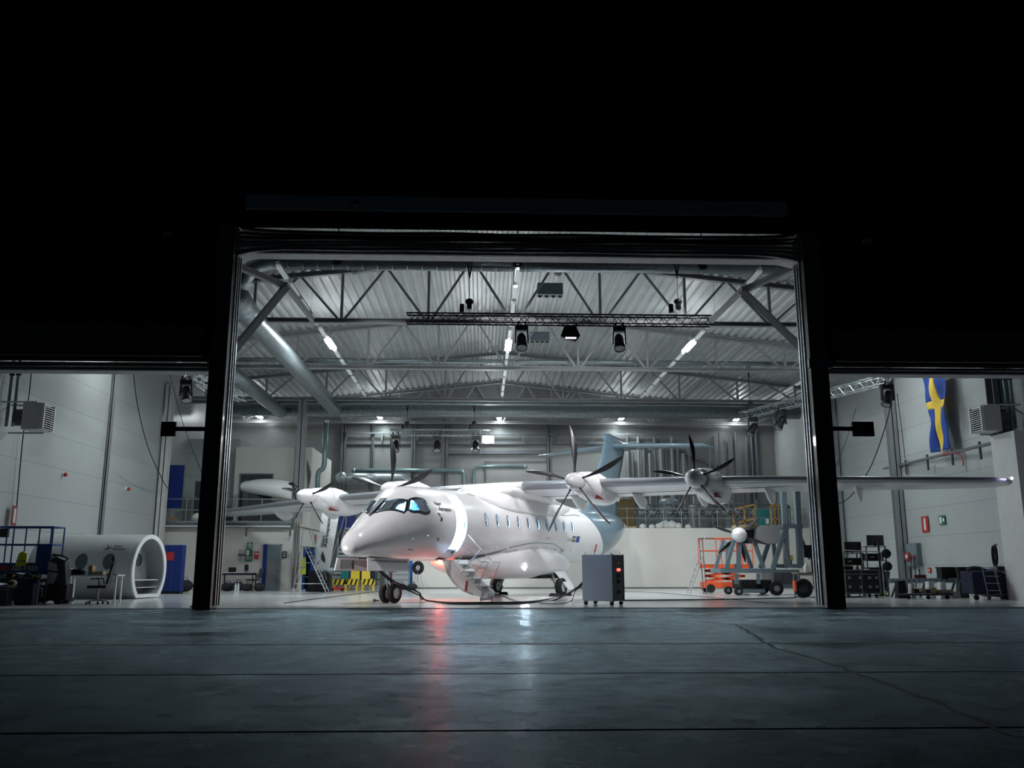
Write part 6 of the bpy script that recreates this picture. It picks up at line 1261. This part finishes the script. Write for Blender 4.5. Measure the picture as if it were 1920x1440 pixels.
for k, (dx, m_, w2, h2, nm, lab) in enumerate(((-.35, 'matblack', .3, .14, 'control_box', 'dark control box on the left of the flight case'), (-.05, 'tan', .12, .12, 'headset', 'pale headset on top of the flight case'), (.3, 'white', .14, .04, 'mouse', 'white mouse on top of the flight case'))):
    tt = thing(nm, lab, nm.replace('_', ' '), ((a.x + b.x) / 2 + dx, Yc - .1, zc3)); MB(m_).box((-w2 / 2, -.06, 0), (w2 / 2, .06, h2)).build('body', tt, bevel=.01); MB('matblack').ball((0, 0, h2), .025, 8).build('knob', tt)
def monitor_rack(px, Y, label, zt2, sc=1.):
    q = at(px, 1090, Y); t = thing('equipment_rack', label, 'rack', (q.x, Y, 0)); 
    for x in (-.35, .35):
        for y in (-.25, .25): MB('darksteel').box((x - .02, y - .02, 0), (x + .02, y + .02, zt2)).build('rack_post', t)
    for k in range(4): z = .25 + (zt2 - .3) * k / 3; MB('darksteel').box((-.38, -.28, z), (.38, .28, z + .025)).build('shelf', t)
    for k in range(3): z = .27 + (zt2 - .3) * k / 3; o = MB(('matblack', 'charcoal', 'matblack')[k]).box((-.3, -.22, z), (.28, .2, z + .25)).build('device', t); MB('midgrey').box((-.2, -.226, z + .1), (-.05, -.222, z + .15)).build('device_panel', o)
    MB('screen').box((-.3, -.27, zt2), (.32, -.22, zt2 + .38)).build('monitor_panel', t); MB('matblack').box((-.02, -.22, zt2 - .02), (.04, -.18, zt2 + .3)).build('monitor_arm', t); return t
monitor_rack(1598, 32.8, 'dark rack with a low monitor behind the flight case', 1.55); monitor_rack(1641, 32.4, 'dark rack with a tilted monitor right of the low one', 1.78)
t = thing('handrail', 'pale tube rail in front of the dark racks', 'rail', at(1575, 1032, 31.8)); A_, B_ = at(1573, 1031, 31.8), at(1652, 1035, 31.8); MB('steel').cyl(A_, B_, .02, n=8).build('rail_tube', t, True)
for P_ in (A_, B_): MB('steel').cyl(P_, V(P_.x, P_.y, 0), .018, n=8).build('rail_post', t, True)
q = at(1662, 1050, 32.0); t = thing('air_blower', 'black blower on a stand right of the racks, with two round fans', 'blower', (q.x, 32.0, 0)); MB('matblack').cyl((-.25, 0, 0), (-.25, 0, 1.9), .04, n=8).build('pole', t); MB('matblack').box((-.4, -.15, 0), (-.1, .15, .04)).build('foot', t)
for z in (1.5, 1.05): MB('matblack').lathe([(0, -.08), (.14, -.08), (.17, 0), (.14, .08), (0, .08)], (.02, 0, z), (0, 1, 0), 18).build('fan', t); MB('matblack').beam((-.25, 0, z), (.02, 0, z), .04).build('fan_arm', t)
q = atz(1662, 1112); t = thing('waste_bin', 'dark tapered bin with sticks in it right of the flight case', 'bin', (q.x, q.y + .3, 0)); MB('navy').lathe([(0, .02), (.2, .02), (.33, .85), (.3, .85)], n=20).build('bin_body', t)
for k in range(3): MB('darkgrey').cyl((-.1 + .1 * k, 0, .3), (-.14 + .12 * k, .05, 1.1), .015, n=6).build('stick', t)
q = atz(1656, 1117); t = thing('hivis_bundle', 'crumpled yellow-green vest on the floor by the flight case', 'vest', (q.x, q.y, 0)); MB('hivis').ball((0, 0, .1), .13, 12, (1.2, .8, .8)).build('cloth_lump', t); MB('midgrey').box((-.02, -.11, .03), (.03, -.1, .17)).build('reflective_strip', t)
# electrical box on the wall with red reel and hoses
p = atx(1707, 1040, XR - .2); t = thing('socket_box', 'grey electric socket box on the right wall beside the column', 'socket box', p); MB('bluegrey').box((-.0, -.55, -.45), (.2, .35, .45)).build('box_body', t, bevel=.01)
for k in range(3): MB('darkred' if k == 0 else 'liftblue').cyl((-.06, -.35 + .3 * k, -.1), (0, -.35 + .3 * k, -.1), .08, n=12).build('socket', t)
MB('matblack').tube([(-.05, -.35, -.15), (-.1, -.5, -.7), (-.08, -.4, -1.3)], .02, 6).tube([(-.05, -.1, -.15), (-.12, -.2, -.9), (-.08, -.1, -1.25)], .018, 6).build('power_lead', t)
p = atx(1702, 1044, XR - .6); t = thing('cable_reel', 'red and white cable reel hanging on the socket box', 'reel', p); MB('darkred').lathe([(.07, -.05), (.2, -.05), (.2, .05), (.07, .05)], (0, 0, 0), (1, 0, 0), 20).build('reel_rim', t); MB('offwhite').lathe([(0, -.06), (.08, -.06), (.08, .06), (0, .06)], (0, 0, 0), (1, 0, 0), 16).build('reel_hub', t)
# long grey rail table and dark bins
A_, B_ = at(1667, 1089, 31.6), at(1810, 1088, 30.2); t = thing('conveyor_beam', 'long grey perforated beam on trestles along the right wall', 'beam', (A_ + B_) / 2); MB('bluegrey').beam(A_, B_, .3, .16).build('beam_body', t, True)
for k in range(14): c = A_.lerp(B_, (k + .5) / 14); MB('charcoal').box(c + V(-.05, -.17, -.03), c + V(.05, -.152, .03)).build('slot', t, True)
for f_ in (.12, .5, .88): c = A_.lerp(B_, f_); MB('darksteel').prism([c + V(-.3, 0, -c.z), c + V(-.22, 0, -c.z), c + V(-.02, 0, -.08), c + V(-.08, 0, -.08)], (0, .05, 0)).prism([c + V(.3, 0, -c.z), c + V(.22, 0, -c.z), c + V(.02, 0, -.08), c + V(.08, 0, -.08)], (0, .05, 0)).build('trestle', t, True)
for k, (px, w2) in enumerate(((1780, .34), (1806, .24))):
    c = at(px, 1080, A_.lerp(B_, .75 + .2 * k).y); t = thing('open_crate', 'black open crate on top of the long beam, ' + ('left one', 'right one')[k], 'crate', (c.x, 32.6 if False else A_.lerp(B_, .75 + .2 * k).y, A_.z + .08)); MB('matblack').box((-w2, -.18, 0), (w2, .2, .38)).build('box_body', t, bevel=.01); MB('charcoal').box((-w2 - .02, -.2, .35), (w2 + .02, .22, .4)).build('rim', t)
p = A_.lerp(B_, .42); t = thing('red_clamp', 'small red clamp standing on the long beam', 'clamp', (p.x, p.y, p.z + .08)); MB('darkred').box((-.2, -.05, 0), (.2, .05, .12)).build('clamp_body', t); MB('matblack').cyl((0, 0, .1), (0, 0, .32), .02, n=6).build('handle', t)
for k, (px, m_, w2, h2, lab) in enumerate(((1690, 'matblack', .3, .55, 'black box under the left end of the long beam'), (1713, 'offwhite', .14, .45, 'white board under the long beam, left'), (1745, 'white', .22, .52, 'white tapered panel under the middle of the long beam'), (1770, 'offwhite', .2, .5, 'white tapered panel under the long beam, right'), (1790, 'midgrey', .3, .2, 'low grey box under the right end of the long beam'), (1808, 'charcoal', .3, .5, 'dark box beside the laundry cart'))):
    c = at(px, 1110, 30.0); t = thing('storage_box', lab, 'box', (c.x, 30.0 + .1 * (k % 2), 0)); MB(m_).prism([(-w2 / 2 * 1.1, -.1, 0), (w2 / 2 * 1.1, -.1, 0), (w2 / 2 * .8, -.1, h2), (-w2 / 2 * .8, -.1, h2)], (0, .25, 0)).build('box_body', t); MB(m_).box((-w2 / 2 * .85, -.12, h2), (w2 / 2 * .85, .17, h2 + .02)).build('lid', t)
# dolly with boxes in front
a, b = at(1698, 1119, 28.9), at(1788, 1119, 28.9); t = thing('flat_dolly', 'flat black dolly loaded with small boxes in front of the long beam', 'dolly', ((a.x + b.x) / 2, a.y + .3, 0)); w_ = (b.x - a.x) / 2; MB('black').box((-w_, -.3, .12), (w_, .3, .17)).build('deck', t); MB('midgrey').box((-w_, -.31, .17), (w_ * .1, -.29, .19)).build('deck_edge', t)
for x in (-w_ + .15, 0, w_ - .15): MB('matblack').cyl((x, -.22, .06), (x, -.17, .06), .06, n=10).build('wheel', t)
for k, (x, m_, w2, h2, lab) in enumerate(((-.35, 'matblack', .16, .16, 'small black can on the flat dolly'), (-.12, 'cardboard', .16, .18, 'small brown carton left on the flat dolly'), (.05, 'flagblue', .1, .14, 'small blue tin on the flat dolly'), (.2, 'cardboard', .22, .2, 'brown carton right of the blue tin on the flat dolly'), (.6, 'tan', .5, .13, 'flat tan package at the right of the flat dolly'))):
    tt = thing('dolly_box', lab, 'box', (t.location.x + x, t.location.y - .1, .17)); MB(m_).box((-w2 / 2, -.09, 0), (w2 / 2, .09, h2 * .92)).build('box_body', tt); MB(m_).box((-w2 / 2 - .004, -.094, h2 * .92), (w2 / 2 + .004, .094, h2)).build('lid', tt)
# laundry cart
a, b = at(1832, 1118, 28.0), at(1898, 1118, 28.0); Yl = a.y + .5; hC = at(1850, 1071, a.y).z; t = thing('fabric_cart', 'big dark blue fabric cart heaped with cloths near the right edge', 'cart', ((a.x + b.x) / 2, Yl, 0), -.05); w_ = (b.x - a.x) / 2
MB('navy').box((-w_, -.4, .18), (w_ * .28, .4, hC)).build('cart_bag', t, bevel=.03); MB('navy').box((w_ * .3, -.35, .1), (w_, .4, hC - .05)).build('second_bag', t, bevel=.02)
for z in (.17, hC): MB('darksteel').cyl((-w_, -.42, z), (w_, -.42, z), .018, n=8).build('frame_tube', t)
for x in (-w_ + .1, w_ - .1): MB('matblack').cyl((x, -.36, .08), (x, -.3, .08), .08, n=12).build('wheel', t)
for k, (x, m_, s, lab) in enumerate(((-.35, 'cloth', .22, 'dark crumpled cloth at the left of the cart heap'), (-.12, 'flagblue', .15, 'blue crumpled cloth on the cart heap'), (.03, 'darkred', .12, 'dark red crumpled cloth on the cart heap'), (.2, 'lightcloth', .2, 'pale crumpled cloth on top of the cart heap'), (.45, 'cloth', .22, 'dark cloth sagging at the right of the cart heap'))):
    tt = thing('heaped_cloth', lab, 'cloth', (t.location.x + x, Yl - .15, hC - .02)); MB(m_).ball((0, 0, s * .35), s, 12, (1.3, .9, .5)).ball((s * .5, -.04, s * .3), s * .6, 10, (1, 1, .7)).build('cloth_lump', tt)
c = at(1868, 1118, a.y - .2); t = thing('hand_truck', 'silver tube hand truck leaning on the fabric cart', 'hand truck', (c.x, a.y - .12, 0), -.1)
for x in (-.2, .2): MB('steel').cyl((x, -.02, .05), (x * .9 - .08, .08, 1.02), .014, n=6).build('side_tube', t); MB('matblack').cyl((x - .03, -.05, .08), (x + .03, -.05, .08), .08, n=12).build('wheel', t)
MB('steel').cyl((-.28, .08, 1.02), (.12, .08, 1.02), .014, n=6).build('top_bar', t); MB('steel').box((-.22, -.25, .02), (.22, -.03, .035)).build('toe_plate', t)
for k in range(3): MB('steel').cyl((-.21, .0, .3 + .22 * k), (.19, .0, .3 + .22 * k), .009, n=6).build('cross_bar', t)
c = atz(1851, 1121); t = thing('plastic_wrap', 'crumpled heap of clear plastic wrap on the floor before the fabric cart', 'plastic', (c.x, c.y, 0)); b_ = MB('plastic_clear')
for k in range(9): b_.ball((random.uniform(-.16, .16), random.uniform(-.1, .1), random.uniform(.08, .22)), random.uniform(.07, .12), 8, (1, 1, random.uniform(.6, 1.2)))
b_.build('film_heap', t)
p = atx(1893, 1040, XR - 1.0); t = thing('cable_coil', 'long coil of black cable hanging on the white wall at the right edge', 'cable', (XR - .95, 28.4, at(1893, 1040, 28.4).z))
for k in range(6): MB('matblack').tube([(-.02 - .012 * k, .1 * math.cos(a) + .015 * (k % 3), .32 * math.sin(a) - .01 * k) for a in [2 * PI * i / 16 for i in range(16)]], .014, 5, True).build('cable_loop', t)
MB('matblack').tube([(-.02, 0, -.3), (-.04, -.1, -.9), (-.05, -.15, -1.2)], .012, 5).build('cable_tail', t); MB('steel').box((-.06, -.03, .28), (.06, .03, .34)).build('wall_hook', t)
# ================================================================ groups of repeats
PH = dict(roof_truss='steel roof trusses', luminaire_row='rows of ceiling luminaires', spiral_duct='galvanised ducts under the roof', steel_column='steel columns round the hall', stage_lamp='stage lamps on the lighting trusses', flood_lamp='floodlights', lighting_truss='box trusses of the stage rigs', chain_hoist='chain hoists of the stage rigs', duffel_bag='bags on the floor and mezzanine', stacking_chair='chairs at the foot of the stairs', yellow_barrier='yellow and black barriers under the nose', riser_pipe='riser pipes on the back wall', storage_tank='tanks on the plant room', plant_pipework='pipework on the plant room', plastic_bundle='white plastic bundles on the plant room edge', storage_box='boxes under the long beam', dolly_box='small things on the flat dolly', heaped_cloth='cloths heaped on the fabric cart', open_crate='open crates on the long beam', crate='crates on the floor', tool_bag='tool bags on the workbench', cable_coil='coils of cable', parts_bin='parts bins on the workbench', wall_beam='beams on the back wall', wall_pipe='pipes on the back wall', door_post='door posts of the centre doorway', fabric_door='raised fabric doors', sensor_plate='black plates on arms beside the doorway', wall_lamp='box lamps on the facade', wind_brace='braces behind the doorway corners', alarm_beacon='red beacons on the left wall', unit_heater='unit heaters on the side walls', caged_lamp='caged lamps under the roof duct', roof_unit='grey units hung from the roof', conduit='conduits at the mezzanine corner', timber_guard_rail='orange timber guard rails on the plant room', equipment_rack='dark racks in the right bay', tripod_stand='tripod stands', power_cable='power cables of the aircraft', floor_cable='cables on the hall floor', slack_cable='cables hanging in the hall', railing='tube railings', sign='signs on the walls', scissor_lift='scissor lifts', office_chair='office chairs', work_desk='desks and benches', eyewash_bottle='bottle holders on the mezzanine wall', water_bottle='water bottles by the bags', wheel_chock='wheel chocks', roof_pipe='pipes under the roof', cable_tray='cable trays along the walls', monitor='monitors on desks', laptop='laptops on desks')
fam = {}
for o in scn.objects:
    if o.parent is None and 'category' in o.keys(): fam.setdefault(o.name.split('.')[0], []).append(o)
for k, L_ in fam.items():
    if len(L_) > 1:
        for o in L_: o['group'] = PH.get(k, k.replace('_', ' ') + 's in the hall')
